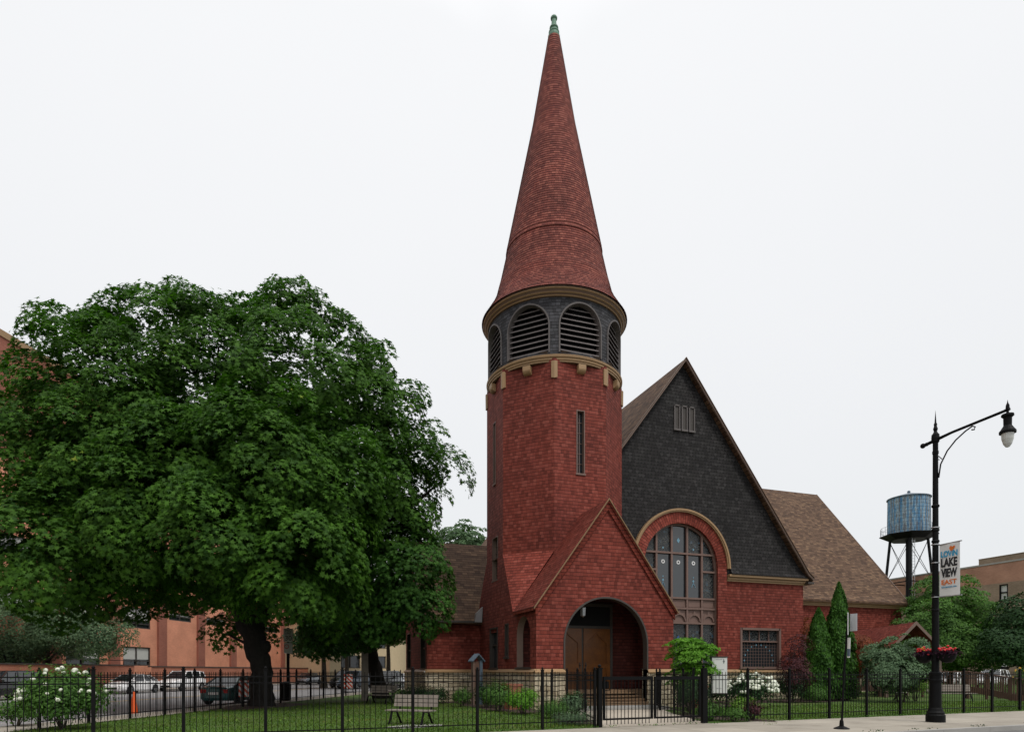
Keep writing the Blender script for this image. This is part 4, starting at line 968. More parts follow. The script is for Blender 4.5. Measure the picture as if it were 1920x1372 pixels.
left = [BP(sA[0] - 3 * d_, 0), BP(sA[0] - 2 * d_, 0), BP(sA[0] - d_, 0)] + [BP(s, 0) for s in sA] + [BP(onB(1115), 0)]
fence_run('iron_fence', 'black iron picket fence along the lawn, left of the double gate', left)
sB = [onB(p) for p in (1324, 1402, 1480, 1555, 1625, 1688, 1750, 1807, 1860, 1912)]
rt = [BP(s, 0) for s in sB] + [BP(sB[-1] + 1.75 * k, 0) for k in range(1, 5)]
fence_run('iron_fence', 'black iron picket fence between the sidewalk and the right lawn', rt)
sS = [onS(p) for p in (52, 239.5, 308.5, 369.7, 422, 466, 536, 574, 600, 625, 648, 668)]
print('side posts', [round(x, 1) for x in sS])
sp_ = [SP(-3.5 + 1.8 * k, 0) for k in range(0, 21)]
fence_run('iron_fence', 'black iron picket fence bordering the side street behind the maples', sp_)
fence_run('iron_fence', 'short black iron fence on the left edge of the church walkway', [(8.5, 17.1), (9.1, 19.0), (9.75, 21.0), (10.05, 22.6), (10.1, 24.2)], sp=.2)
fence_run('iron_fence', 'short black iron fence on the right edge of the church walkway', [(12.0, 17.2), (12.7, 18.8), (13.4, 20.4), (14.1, 22.5), (15.0, 24.2)], sp=.19)
# gate
gp0, gp1 = BP(onB(1124), 0), BP(onB(1319), 0)
gate = thing('double_gate', gp0, 'black iron double gate standing closed across the church walkway', 'gate'); off = (*gp0, 0)
plg = Pl(gp0[0], gp0[1], gp1[0] - gp0[0], gp1[1] - gp0[1]); GL = sqrt((gp1[0] - gp0[0]) ** 2 + (gp1[1] - gp0[1]) ** 2)
for u in (0, GL):
    m = MB(); m.pbox(plg, u - .06, u + .06, -.02, 1.66, -.06, .06); m.pbox(plg, u - .07, u + .07, 1.66, 1.69, -.07, .07); m.ball(plg(u, 1.74, 0), .05, 10, 7); m.build('gate_post', 'black', gate, off)
for a, b in ((.12, GL / 2 - .03), (GL / 2 + .03, GL - .12)):
    m = MB(); w = .03
    m.pbox(plg, a, a + .06, .2, 1.44, -w, w); m.pbox(plg, b - .06, b, .2, 1.44, -w, w); m.pbox(plg, a + .06, b - .06, 1.34, 1.44, -w + .002, w - .002); m.pbox(plg, a + .06, b - .06, .2, .25, -w + .002, w - .002)
    n = int((b - a) / .115)
    for k in range(1, n): u = a + (b - a) * k / n; m.pbox(plg, u - .008, u + .008, .07, 1.36, -.008, .008)
    m.build('gate_leaf', 'black', gate, off)
m = MB(); m.pbox(plg, .12, .32, 1.1, 1.3, -.12, -.02); m.tube([plg(.2, 1.12, -.1), plg(.25, 1.04, -.12), plg(.4, 1.05, -.12), plg(.42, 1.12, -.1)], .012, 6); m.build('latch', 'black', gate, off)
m = MB(); m.pbox(plg, -.08, -.0, 1.15, 1.62, -.2, -.12); m.build('hinge_box', 'black', gate, off)
# ================================================================== BENCHES
def bench(label, loc, rz, mat, L=1.5, legs='black', group=None, back=3):
    t = thing('bench', loc, label, 'bench', group, rz)
    for i in range(3): m = MB(); m.box(-L / 2, L / 2, -.24 + i * .16, -.24 + i * .16 + .135, .40, .435); m.build('seat_slat', mat, t)
    for i in range(back):
        z = .52 + i * .125; y = .27 + i * .035; m = MB(); m.hexa([(-L / 2, y, z), (L / 2, y, z), (L / 2, y + .03, z), (-L / 2, y + .03, z), (-L / 2, y + .025, z + .105), (L / 2, y + .025, z + .105), (L / 2, y + .055, z + .105), (-L / 2, y + .055, z + .105)]); m.build('back_slat', mat, t)
    for x in (-L * .36, L * .36):
        m = MB(); m.beam((x, .26, .38), (x, -.22, .385), .05, .04); m.beam((x, -.18, .38), (x, -.34, 0), .05, .04); m.beam((x, .10, .38), (x, .36, 0), .05, .04); m.beam((x, .26, .36), (x, .40, .92), .045, .035)
        m.build('leg_frame', legs, t)
    return t
p = G(770, 1357); bench('weathered slatted bench on the front lawn with dark iron legs', p, radians(-40), 'greywood', 1.5)
p = G(712, 1318); bench('dark weathered bench in deep shade under the leaning maple trunk', p, radians(-42), 'greywood', 1.5)
p = G(1690, 1312); bench('white slatted bench on the right lawn, turned half sideways', p, radians(35), 'whitewood', 1.3)
p = G(1785, 1314); bench('long grey bench on the right lawn beside the lamp post, seen square on', p, radians(-18), 'greywood', 2.4)
# ================================================================== SIGNS ETC
VIEW = lambda x, y: atan2(y, x) - pi / 2      # rotation about z so that local -Y faces the camera
p = G(1348, 1332); cs = thing('notice_sign', p, 'white upright notice sign with small grey print, in front of the flowering bush', 'sign', rz=VIEW(*p) + radians(8))
m = MB()
for x in (-.33, .27): m.box(x, x + .06, -.04, .04, 0, .78 if x > 0 else 2.17)
m.build('sign_post', 'black', cs)
m = MB(); m.box(-.27, .31, -.045, .03, .72, 2.13); m.build('sign_board', 'signwhite', cs)
m = MB(); m.box(-.30, .34, -.06, .05, 2.13, 2.18); m.box(-.27, .31, -.05, .035, .68, .72); m.build('sign_cap', 'bronze', cs)
m = MB()
for z_, w0_, h_ in ((2.06, .26, .018), (1.66, .36, .022), (1.52, .16, .03), (1.47, .12, .014), (1.42, .18, .01), (.9, .2, .012)):
    m.box(-.0 - w0_ / 2, w0_ / 2, -.048, -.044, z_ - h_, z_)
m.build('faint_print', 'inkgrey', cs)
m = MB(); m.arc_ring(Pl(.18, -.047, 1, 0), 0, 1.98, .02, .04, 0, .004, 12, 0, 2 * pi); m.box(.165, .195, -.052, -.046, 1.90, 2.08); m.build('emblem', 'inkgrey', cs)
# kiosk by the porch wall
p = (8.35, 29.3); kk = thing('notice_case', p, 'tall narrow notice case with a peaked dark cap beside the side wall', 'notice case', rz=VIEW(*p) + radians(35))
m = MB(); m.box(-.26, -.17, -.08, .08, 0, 2.1); m.build('case_post', 'brown_trim', kk)
m = MB(); m.box(.14, .28, -.10, .10, 0, 2.1); m.build('case_post', 'bluegrey', kk)
m = MB(); m.box(-.17, .14, -.03, .03, .55, 2.05); m.build('board', 'brownwood', kk)
m = MB(); m.slab(lambda a, b, z: (b, a, z), [(-.36, 2.08), (0, 2.42), (.36, 2.08)], .06, -.2, .2); m.build('cap', 'bluegrey', kk)
# bus stop post leaning on the sidewalk
p = G(1578, 1366); bs = thing('sign_post', p, 'thin black post with narrow street signs seen edge-on, on the front sidewalk', 'sign post', rz=VIEW(*p))
m = MB(); m.tube([(0, 0, .05), (.06, -.01, 1.6), (.17, -.03, 3.15)], .03, 10); m.build('pole', 'black', bs)
m = MB(); m.lathe([(.20, 0), (.20, .03), (.13, .06), (.06, .09), (.05, .22), (.035, .26)], 0, 0, 16, caps=True); m.build('base', 'black', bs)
m = MB(); m.box(.145, .165, -.26, .24, 2.58, 3.18); m.build('sign_plate', 'signwhite', bs)
m = MB(); m.hexa([(.20, -.05, 2.68), (.36, -.20, 2.68), (.375, -.19, 2.68), (.215, -.04, 2.68), (.20, -.05, 3.15), (.36, -.20, 3.15), (.375, -.19, 3.15), (.215, -.04, 3.15)]); m.build('back_plate', 'alum', bs)
m = MB(); m.hexa([(.135, -.1, 1.96), (.195, -.18, 1.96), (.205, -.17, 1.96), (.145, -.09, 1.96), (.145, -.1, 2.5), (.205, -.18, 2.5), (.215, -.17, 2.5), (.155, -.09, 2.5)]); m.build('route_plate', 'signwhite', bs)
m = MB(); m.hexa([(.132, -.104, 2.0), (.196, -.186, 2.0), (.205, -.17, 2.0), (.145, -.09, 2.0), (.136, -.104, 2.2), (.2, -.186, 2.2), (.209, -.17, 2.2), (.149, -.09, 2.2)]); m.build('route_stripe', 'bluegrey', bs)
# speed limit sign with bin at its foot
def pole_sign(label, p, hgt, rz, cat='sign', r=.045, mat='alum'):
    t = thing('street_sign', p, label, cat, rz=rz); m = MB(); m.tube([(0, 0, -.1), (0, 0, hgt)], r, 8); m.build('pole', mat, t); return t
p = SP(onS(540, .9), .9); t_ = dep(*p); zt = zat(1178, t_); rz = VIEW(*p) + radians(6)
ss = pole_sign('white speed limit sign on a dark pole between the two maple trunks', p, zt + .05, rz, mat='black', r=.08)
w_ = 8.3 * t_ / 1200; z0 = zat(1203, t_)
m = MB(); m.box(-w_, w_, -.10, -.085, z0, zt); m.build('sign_plate', 'signwhite', ss)
m = MB(); m.box(-w_ * .9, w_ * .9, -.104, -.084, z0 - .62, z0 - .05); m.build('parking_plate', 'signwhite', ss)
H = zt - z0
text('SPEED', ss, 'ink', H * .22, ((0, -.102, z0 + H * .85), (pi / 2, 0, 0)), sx=.85); text('LIMIT', ss, 'ink', H * .22, ((0, -.102, z0 + H * .64), (pi / 2, 0, 0)), sx=.9); text('30', ss, 'ink', H * .52, ((0, -.102, z0 + H * .27), (pi / 2, 0, 0)))
m = MB(); pl_ = Pl(0, -.104, 1, 0); m.arc_ring(pl_, -w_ * .35, z0 - .25, .09, .12, 0, .004, 16, 0, 2 * pi); m.beam((-w_ * .35 - .07, -.106, z0 - .18), (-w_ * .35 + .07, -.106, z0 - .32), .02, .004); m.build('no_parking_mark', 'inkred', ss)
q = SP(onS(541, .9) - .35, .9); lb = thing('litter_bin', q, 'black rounded litter bin at the foot of the speed limit sign', 'litter bin')
m = MB(); m.lathe([(.24, 0), (.27, .1), (.29, .75)], 0, 0, 18, caps=True); m.build('bin_body', 'black', lb)
m = MB(); m.lathe([(.30, .76), (.29, .86), (.2, 1.0), (0, 1.05)], 0, 0, 18); m.build('lid', 'black', lb)
# barricades and cone
def barricade(label, px, n, w=.34, top=1.1):
    p = SP(onS(px, n), n); t = thing('barricade', p, label, 'barricade', 'striped street barricades', rz=VIEW(*p) - .2)
    m = MB(); m.box(-w / 2, w / 2, -.03, 0, .3, top); m.build('striped_panel', 'stripe', t)
    m = MB(); m.box(-w / 2, -w / 2 + .04, 0, .04, 0, top); m.box(w / 2 - .04, w / 2, 0, .04, 0, top); m.box(-w / 2 - .1, w / 2 + .1, -.2, .25, 0, .07); m.build('stand', 'tyre', t); return t
barricade('orange and white striped barricade behind the dark green car', 457, 1.9, .46, 1.12)
barricade('smaller orange and white striped barricade further along the side street', 653, 2.2, .62, 1.35)
p = SP(onS(251, 1.9), 1.9); cn = thing('traffic_cone', (p[0], p[1], -.125), 'orange traffic cone on the side street near the parked white car', 'traffic cone')
m = MB(); m.lathe([(.17, .04), (.155, .06), (.035, .92), (.02, .94)], 0, 0, 16); m.build('cone_body', 'orange', cn); m = MB(); m.box(-.24, .24, -.24, .24, 0, .045); m.build('cone_base', 'tyre', cn)
p = G(684, 1312); wp = thing('wooden_post', p, 'pale square wooden post standing on the lawn near the leaning maple', 'post'); m = MB(); m.box(-.17, .17, -.17, .17, -.03, 2.9); m.build('shaft', 'greywood', wp); m = MB(); m.box(-.2, .2, -.2, .2, 2.9, 2.96); m.build('cap', 'greywood', wp)
# planters
def planter(label, p, w, h):
    t = thing('planter', p, label, 'planter', rz=.2); m = MB()
    a, b = w / 2 * .8, w / 2; m.hexa([(-a, -a, 0), (a, -a, 0), (a, a, 0), (-a, a, 0), (-b, -b, h), (b, -b, h), (b, b, h), (-b, b, h)]); m.build('pot', 'terracotta', t)
    m = MB(); m.box(-b - .02, b + .02, -b - .02, b + .02, h - .08, h + .01); m.build('rim', 'terracotta', t); return t
p = (8.75, 25.3); planter('tall square terracotta planter beside the stone corner left of the arch', p, .62, 1.05)
p = (16.9, 23.9); planter('square terracotta planter right of the arch, half hidden by shrubs', p, .6, .95)
# ================================================================== LAMP POST, BANNER, BASKETS
LX, LY = G(1754, 1353); LT = dep(LX, LY); lam = thing('street_lamp', (LX, LY, 0), 'tall black street lamp with a curved bracket arm on the front sidewalk', 'street lamp')
o3 = (LX, LY, 0)
m = MB(); m.lathe([(.27, 0), (.27, .22), (.24, .26), (.25, .30), (.21, .36), (.19, .42), (.17, .46), (.165, 1.25), (.185, 1.28), (.185, 1.33), (.165, 1.36), (.165, 1.46), (.18, 1.49), (.18, 1.54), (.13, 1.58)], LX, LY, 24, False, caps=True); m.build('lamp_base', 'black', lam, o3)
m = MB(); m.lathe([(.12, 1.5), (.105, 4.0), (.085, 8.1), (.10, 8.12), (.10, 8.2), (.085, 8.22), (.085, 8.45), (.12, 8.5), (.13, 8.6), (.12, 8.72), (.08, 8.76), (.05, 8.82), (.075, 8.9), (.05, 8.97), (.045, 9.0), (.055, 9.04), (.03, 9.1), (0, 9.5)], LX, LY, 16)
for z in (1.9, 3.45, 3.9, 5.6, 5.95, 6.7): m.lathe([(.11, z), (.125, z + .02), (.125, z + .06), (.11, z + .08)], LX, LY, 16)
pole = m.build('pole', 'black', lam, o3)
m = MB()
for z in (3.88, 4.95, 5.52, 6.05): m.lathe([(.105, z), (.118, z + .005), (.118, z + .03), (.105, z + .035)], LX, LY, 16)
m.build('steel_band', 'alum', lam, o3)
ax_, ay_ = .06, -1.0; AL = 2.05
A = lambda l, z: (LX + ax_ * l, LY + ay_ * l, z)
m = MB(); m.tube([A(-.35, 8.50), A(0, 8.55), A(.5, 8.62), A(AL - .1, 8.72), A(AL + .05, 8.74)], [.05, .05, .04, .04, .05], 8); m.ball(A(-.4, 8.5), .08, 10, 7); m.ball(A(-.28, 8.51), .06, 10, 7)
cv = [A(.10, 7.35), A(.16, 7.75), A(.36, 8.1), A(.62, 8.35), A(.9, 8.52), A(1.1, 8.6), A(1.18, 8.55), A(1.15, 8.48), A(1.08, 8.5)]
m.tube(cv, .022, 7); m.tube([A(.10, 7.5), A(.05, 7.35), A(.08, 7.2)], .018, 6); m.tube([A(.2, 7.9), A(.1, 8.02), A(.06, 7.95), A(.12, 7.9)], .015, 6); m.build('bracket_arm', 'black', lam, o3)
hx, hy = A(AL, 0)[:2]
m = MB(); m.lathe([(0, 9.02), (.02, 8.92), (.05, 8.86), (.06, 8.74), (.03, 8.7), (.05, 8.62), (.17, 8.60), (.18, 8.55), (.12, 8.5), (.115, 8.28), (.20, 8.16), (.235, 8.12), (.235, 8.06), (.18, 8.05)][::-1], hx, hy, 20); hd = m.build('lamp_head', 'black', lam, o3)
m = MB(); m.lathe([(0, 7.66), (.06, 7.68), (.12, 7.76), (.165, 7.9), (.18, 8.05)], hx, hy, 20); m.build('lamp_globe', 'lampglass', hd, o3)
for ob in (o for o in bpy.data.objects if o.parent in (lam, hd) and o.type == 'MESH'):
    for v in ob.data.vertices:
        if v.co.z > 6.8: v.co.z += .25
    if ob.name.startswith('lamp_head') or ob.name.startswith('lamp_globe'):
        for v in ob.data.vertices: v.co.x = (v.co.x - (hx - LX)) * .86 + hx - LX; v.co.y = (v.co.y - (hy - LY)) * .86 + hy - LY
    elif ob.name.startswith('pole'):
        for v in ob.data.vertices: v.co.x *= .88; v.co.y *= .88
bn = thing('banner', (LX, LY, 3.9), 'white street banner with blue, black and orange lettering, hung on the lamp post', 'banner', rz=atan2(ay_, ax_))
m = MB(); nx_ = 10
for i in range(nx_):
    a, b = .12 + .62 * i / nx_, .12 + .62 * (i + 1) / nx_; f = lambda u: .012 * sin(u * 9)
    m.hexa([(a, f(a) - .004, .0), (b, f(b) - .004, .0), (b, f(b) + .004, 0), (a, f(a) + .004, 0), (a, f(a) - .004, 1.6), (b, f(b) - .004, 1.6), (b, f(b) + .004, 1.6), (a, f(a) + .004, 1.6)])
m.build('banner_cloth', 'signwhite', bn)
m = MB(); m.beam((0, 0, 1.6), (.8, 0, 1.62), .03, .03); m.beam((0, 0, 0), (.8, 0, -.01), .03, .03); m.build('banner_rod', 'alum', bn)
TR_ = (pi / 2, 0, 0)
for s_, mt_, z, w_f, h_f, bo in (('LOViN', 'inkblue', 1.29, .50, .19, .012), ('LAKE', 'ink', 1.03, .49, .27, .016), ('VIEW', 'ink', .71, .48, .27, .016), ('EAST', 'inkorange', .425, .46, .15, .006), ('lakevieweast.com', 'inkblue', .28, .45, .055, .0)):
    text(s_, bn, mt_, .4, ((.43, -.022, z), TR_), ext=.004, fit=(w_f, h_f), bold=bo)
m = MB()
hp = [(0, -.07), (.06, -.01), (.085, .04), (.07, .085), (.035, .09), (0, .055), (-.035, .09), (-.07, .085), (-.085, .04), (-.06, -.01)]
m.face([(.52 + x * 1.0 + z * .25, -.034, 1.42 + z * 1.0) for x, z in hp]); m.build('emblem', 'inkorange', bn)
for sgn, lb_ in ((1, 'hanging basket of red flowers on the road side of the lamp post'), (-1, 'hanging basket of red and yellow flowers on the lawn side of the lamp post')):
    cx_, cy_ = LX + ax_ * .36 * sgn, LY + ay_ * .36 * sgn; hb = thing('hanging_basket', (cx_, cy_, 1.9), lb_, 'hanging basket', 'flower baskets on the lamp post'); o4 = (cx_, cy_, 1.9)
    m = MB(); m.lathe([(0, 1.84), (.12, 1.86), (.21, 1.95), (.255, 2.1), (.24, 2.1), (.18, 1.97), (0, 1.93)], cx_, cy_, 20); m.build('basket_bowl', 'black', hb, o4)
    m = MB(); m.beam((LX, LY, 2.1), (cx_, cy_, 2.1), .025); m.build('basket_bracket', 'black', hb, o4)
    k = 700; P_ = rng.normal(size=(k, 3)) * [.14, .14, .05] + [cx_, cy_, 2.14]; N_ = rng.normal(size=(k, 3)) + [0, 0, .6]
    leafmesh('basket_foliage', P_, N_, .06, OVAL, 'leaf_basket', hb, o4)
    for j in range(34):
        a = rng.random() * 6.28; rr = rng.random() ** .5 * .23; c = (cx_ + rr * cos(a), cy_ + rr * sin(a), 2.22 + rng.normal() * .04 + .08 * (1 - rr / .26)); m = MB(); m.ball(c, rng.uniform(.028, .045), 7, 4, (1, 1, .7)); m.build('flower', 'petalyellow' if (sgn < 0 and j % 6 == 0) else 'petalred', hb, o4)
# ================================================================== LEFT: SCHOOL-LIKE BRICK BLOCK, WALL, STREET
pS = Pl(*SP(-45, 28), SX, SY)     # facade, outward towards the street; u = s + 45
def su(px, n=28): return onS(px, n) + 45
bd = thing('brick_building', SP(20, 28), 'large orange brick block with dark brick piers behind the low wall', 'building'); o5 = (*SP(20, 28), 0)
TOPZ = 26.5; uE = su(577); u_end = su(577)
tt = dep(*SP(onS(256, 28), 28)); zz = lambda y: zat(y, tt)
bw = su(282) - su(231); ua = su(231); pitch = (su(378) - su(213)) / 2 * .98
rows = [(zz(1249) + .1, zz(1212)), (zz(1177), zz(1144) + .3)]
fl = rows[1][0] - rows[0][0]
for k in range(2, 3): rows.append((rows[1][0] + fl * (k - 1) * 1.25, rows[1][1] + fl * (k - 1) * 1.25 - .4))
m = MB(); ops = []
for b in range(-9, 5):
    for r, (z0, z1) in enumerate(rows):
        u0 = ua + b * pitch
        if b > 0 and r == 0: continue
        if u0 + bw > u_end - .8 or u0 < 1: continue
        if b > 0 and r == 1: z0 = z0 + 1.2
        ops.append((u0, u0 + bw, z0, z1, False))
m.wall(pS, 0, u_end, -.15, TOPZ, ops, .2); m.wall(Pl(*pS(u_end, 0)[:2], -pS.nx, -pS.ny), 0, 30, -.15, TOPZ)
m.build('wall', 'school', bd, o5)
m = MB(); m.wall(pS, 0, u_end, 17.5, TOPZ, d=.02); m.build('upper_wall', 'school_dark', bd, o5)
for b in range(-9, 6):
    u0 = su(203) + b * pitch
    if u0 + 1 > u_end or u0 < 0: continue
    m = MB(); m.pbox(pS, u0, u0 + su(222) - su(203), -.15, TOPZ - .6, 0, .22); m.build('pier', 'school_dark', bd, o5)
m = MB(); m.pbox(pS, 0, u_end + .05, TOPZ, TOPZ + .5, -.4, .1); m.build('coping', 'tan', bd, o5)
for (u0, u1, z0, z1, _) in ops:
    f = MB(); f.pbox(pS, u0, u1, z0, z0 + .1, -.19, -.03); f.pbox(pS, u0, u1, z1 - .08, z1, -.19, -.05); f.pbox(pS, u0, u0 + .09, z0, z1, -.19, -.05); f.pbox(pS, u1 - .09, u1, z0, z1, -.19, -.05); f.pbox(pS, (u0 + u1) / 2 - .05, (u0 + u1) / 2 + .05, z0, z1, -.19, -.06); f.pbox(pS, u0, u1, z0 + .42, z0 + .5, -.19, -.06)
    f = f.build('window', 'bronze', bd, o5); g = MB(); g.wall(pS, u0, u1, z0, z1, d=-.19); g.build('pane', 'glass', f, o5)
    g = MB(); q = rng.uniform(.0, .45); g.wall(pS, u0 + .1, (u0 + u1) / 2 - .06, z0 + .5 + (z1 - z0 - .5) * q, z1 - .08, d=-.16); q = rng.uniform(0, .3); g.wall(pS, (u0 + u1) / 2 + .06, u1 - .1, z0 + .5 + (z1 - z0 - .5) * q, z1 - .08, d=-.16); g.build('blind', 'blind', f, o5)
# low brick wall
lwl = thing('brick_wall', SP(15, 23.3), 'low red brick wall with a dark coping along the far pavement', 'wall'); o6 = (*SP(15, 23.3), 0)
plw = Pl(*SP(-45, 23.3), SX, SY)
def wz(px, py): tq = dep(*SP(onS(px, 23.3), 23.3)); return zat(py, tq)
hL, hR = wz(200, 1247), wz(480, 1250)
uc_ = onS(252, 23.3) + 45; ue_ = onS(600, 23.3) + 45
m = MB(); m.wall(plw, 0, uc_, -.15, hL); m.wall(Pl(*plw(uc_, 0, 0)[:2], -plw.nx, -plw.ny), 0, .3, -.15, hL); m.build('wall_face', 'wallbrick', lwl, o6)
m = MB(); m.wall(plw, uc_ + 2.2, ue_, -.15, hR - .1); m.build('lower_wall_face', 'wallbrick', lwl, o6)
m = MB(); m.pbox(plw, 0, uc_ + .05, hL, hL + .1, -.35, .06); m.pbox(plw, uc_ + 2.2, ue_, hR - .1, hR, -.35, .06); m.build('wall_coping', 'bronze', lwl, o6)
m = MB(); m.tube([plw(uc_ - 1.2, hL, -.1), plw(uc_ - 1.2, hL + .45, -.1), plw(uc_ - 4, hL + .45, -.1), plw(uc_ - 4, hL, -.1)], .03, 6); m.build('handrail', 'black', lwl, o6)
# cream building at the end of the street
tC = 88; c0, c1 = at(618, tC), at(775, tC + 14)
pC = Pl(c0[0], c0[1], c1[0] - c0[0], c1[1] - c0[1]); LC = sqrt((c1[0] - c0[0]) ** 2 + (c1[1] - c0[1]) ** 2)
cbg = thing('cream_building', c0, 'cream rendered low building closing the end of the side street', 'building'); o7 = (*c0, 0)
cops = [(2 + 5.2 * i, 5.6 + 5.2 * i, z, z + 1.8, False) for i in range(int((LC - 4) / 5.2)) for z in (2.0, 5.0)]
m = MB(); m.wall(pC, 0, LC, -.2, 8.6, cops, .2); m.wall(Pl(pC(0, 0, -12)[0], pC(0, 0, -12)[1], pC.nx, pC.ny), 0, 12, -.2, 8.6); m.build('wall', 'cream', cbg, o7)
m = MB(); m.pbox(pC, -.1, LC, 8.6, 9.0, -12, .15); m.build('parapet', 'slab', cbg, o7)
for (u0, u1, z0, z1, _) in cops:
    f = MB(); f.pbox(pC, u0, u1, z0, z0 + .1, -.19, .05); f.pbox(pC, (u0 + u1) / 2 - .06, (u0 + u1) / 2 + .06, z0, z1, -.19, -.05); f = f.build('window', 'bronze', cbg, o7); g = MB(); g.wall(pC, u0, u1, z0, z1, d=-.18); g.build('pane', 'glass', f, o7)
# ================================================================== RIGHT: BRICK BLOCK + WATER TOWER
XB = 78; pQ = Pl(XB, 72, 0, -1)
def uq(px): return 72 - onX(px, XB)
bq = thing('brick_building', (XB, 55, 0), 'tan brick building with a pinkish brick parapet band at the right edge', 'building'); o8 = (XB, 55, 0)
tq = dep(XB, onX(1882, XB)); w0, w1 = uq(1874), uq(1890); dz = 3.9
qops = []
for b in range(-4, 4):
    for r in range(3):
        off_u = b * 3.0; u0 = w0 + off_u; u1 = w1 + off_u + (.5 if b > 0 else 0); z1 = zat(1095, tq) - r * dz; z0 = z1 - 1.85
        if b < 0 and r == 0 and b > -4: continue
        if z0 > .5 and b in (0, 1, 2, 3): qops.append((u0, u1, z0, z1, False))
tQ = dep(XB, onX(1920, XB)); Ztop = zat(1049, tQ); Zband = zat(1087, tQ)
m = MB(); m.wall(pQ, 0, 40, -.15, Zband, qops, .2); m.wall(Pl(XB + 30, 72, -1, 0), 0, 30, -.15, Ztop); m.build('wall', 'tanbrick', bq, o8)
m = MB(); m.wall(pQ, 0, 40, Zband, Ztop, d=.003); m.build('parapet_band', 'pinkbrick', bq, o8)
m = MB(); m.pbox(pQ, 0, 40, Ztop, Ztop + .18, -.35, .08); m.build('coping', 'slab', bq, o8)
m = MB(); m.wall(pQ, uq(1835), 40, Ztop + .18, Ztop + .8, d=-.01); m.pbox(pQ, uq(1835), 40, Ztop + .8, Ztop + .88, -.4, .04); m.build('raised_parapet', 'tanbrick', bq, o8)
m = MB(); m.box(XB + .4, XB + 30, 32, 72, Ztop - .6, Ztop - .5); m.build('roof_deck', 'slab', bq, o8)
for (u0, u1, z0, z1, _) in qops:
    f = MB(); f.pbox(pQ, u0, u0 + .1, z0, z1, -.19, .02); f.pbox(pQ, u1 - .1, u1, z0, z1, -.19, .02); f.pbox(pQ, u0, u1, z1 - .1, z1, -.19, .02); f.pbox(pQ, u0 - .1, u1 + .1, z0 - .12, z0, -.19, .1); f.pbox(pQ, u0, u1, (z0 + z1) / 2 - .06, (z0 + z1) / 2 + .06, -.19, -.03)
    f = f.build('window', 'black', bq, o8); g = MB(); g.wall(pQ, u0, u1, z0, z1, d=-.18); g.build('pane', 'plain_glass', f, o8); g = MB(); g.wall(pQ, u0 + .1, u1 - .1, z0 + .15, z1 - .1, d=-.15); g.build('blind', 'blind', f, o8)
tw = 84; wx, wy_ = at(1704, tw); RW = 35.5 * tw / 1200; zb0 = zat(1100, tw) - 2.0; z_t0 = zat(1003, tw); z_t1 = zat(935, tw); zpk = zat(927, tw)
wt = thing('water_tower', (wx, wy_, zb0), 'peeling blue water tank on dark steel legs above the brick building', 'water tower'); o9 = (wx, wy_, zb0)
m = MB(); m.lathe([(RW * .985, z_t0), (RW, z_t0 + .5), (RW * .98, z_t1)], wx, wy_, 48); m.build('tank', 'tank', wt, o9)
m = MB(); m.lathe([(RW * 1.03, z_t1 - .05), (RW * 1.03, z_t1 + .05), (0, zpk + .25)], wx, wy_, 40, False); m.ball((wx, wy_, zpk + .35), .2, 8, 6); m.build('tank_roof', 'bluegrey', wt, o9)
m = MB(); m.lathe([(0, z_t0 - .7), (RW * .9, z_t0 - .7), (RW * 1.36, z_t0 - .12), (RW * 1.36, z_t0 - .02), (0, z_t0)], wx, wy_, 8, False); m.build('platform', 'black', wt, o9)
m = MB(); rr = RW * 1.3
for i in range(24):
    a, b = 2 * pi * i / 24, 2 * pi * (i + 1) / 24
    m.beam((wx + rr * cos(a), wy_ + rr * sin(a), z_t0), (wx + rr * cos(a), wy_ + rr * sin(a), z_t0 + 1.0), .03)
    for z in (.55, 1.0): m.beam((wx + rr * cos(a), wy_ + rr * sin(a), z_t0 + z), (wx + rr * cos(b), wy_ + rr * sin(b), z_t0 + z), .025)
m.build('railing', 'bluegrey', wt, o9)
legp = []
for i in range(4):
    a = ALPHA + pi / 4 + pi / 2 * i + .25; T_ = (wx + RW * .85 * cos(a), wy_ + RW * .85 * sin(a), z_t0 - .6); B_ = (wx + RW * 1.22 * cos(a), wy_ + RW * 1.22 * sin(a), zb0 - 1.6); legp.append((T_, B_)); m = MB(); m.beam(T_, B_, .24, .24); m.build('leg', 'black', wt, o9)
m = MB(); m.tube([(wx, wy_, z_t0 - .6), (wx, wy_, zb0 - 1.6)], .36, 12); m.build('riser_pipe', 'black', wt, o9)
m = MB(); L_ = lambda p, f: tuple(p[0][k] + (p[1][k] - p[0][k]) * f for k in range(3))
for i in range(4):
    p, q = legp[i], legp[(i + 1) % 4]; m.beam(L_(p, .58), L_(q, .58), .12); m.tube([L_(p, .02), L_(q, .57)], .035, 5); m.tube([L_(q, .02), L_(p, .57)], .035, 5)
m.build('cross_brace', 'black', wt, o9)
m = MB(); a, b = L_(legp[1], .02), L_(legp[1], .98)
lx, ly = wx - .9, wy_ - 1.4
for s in (-.22, .22): m.beam((lx + s, ly, z_t0 - .5), (lx + s, ly, zb0 - 1), .05)
for i in range(26): z = zb0 - 1 + i * .38; m.beam((lx - .22, ly, z), (lx + .22, ly, z), .04)
m.build('ladder', 'alum', wt, o9)
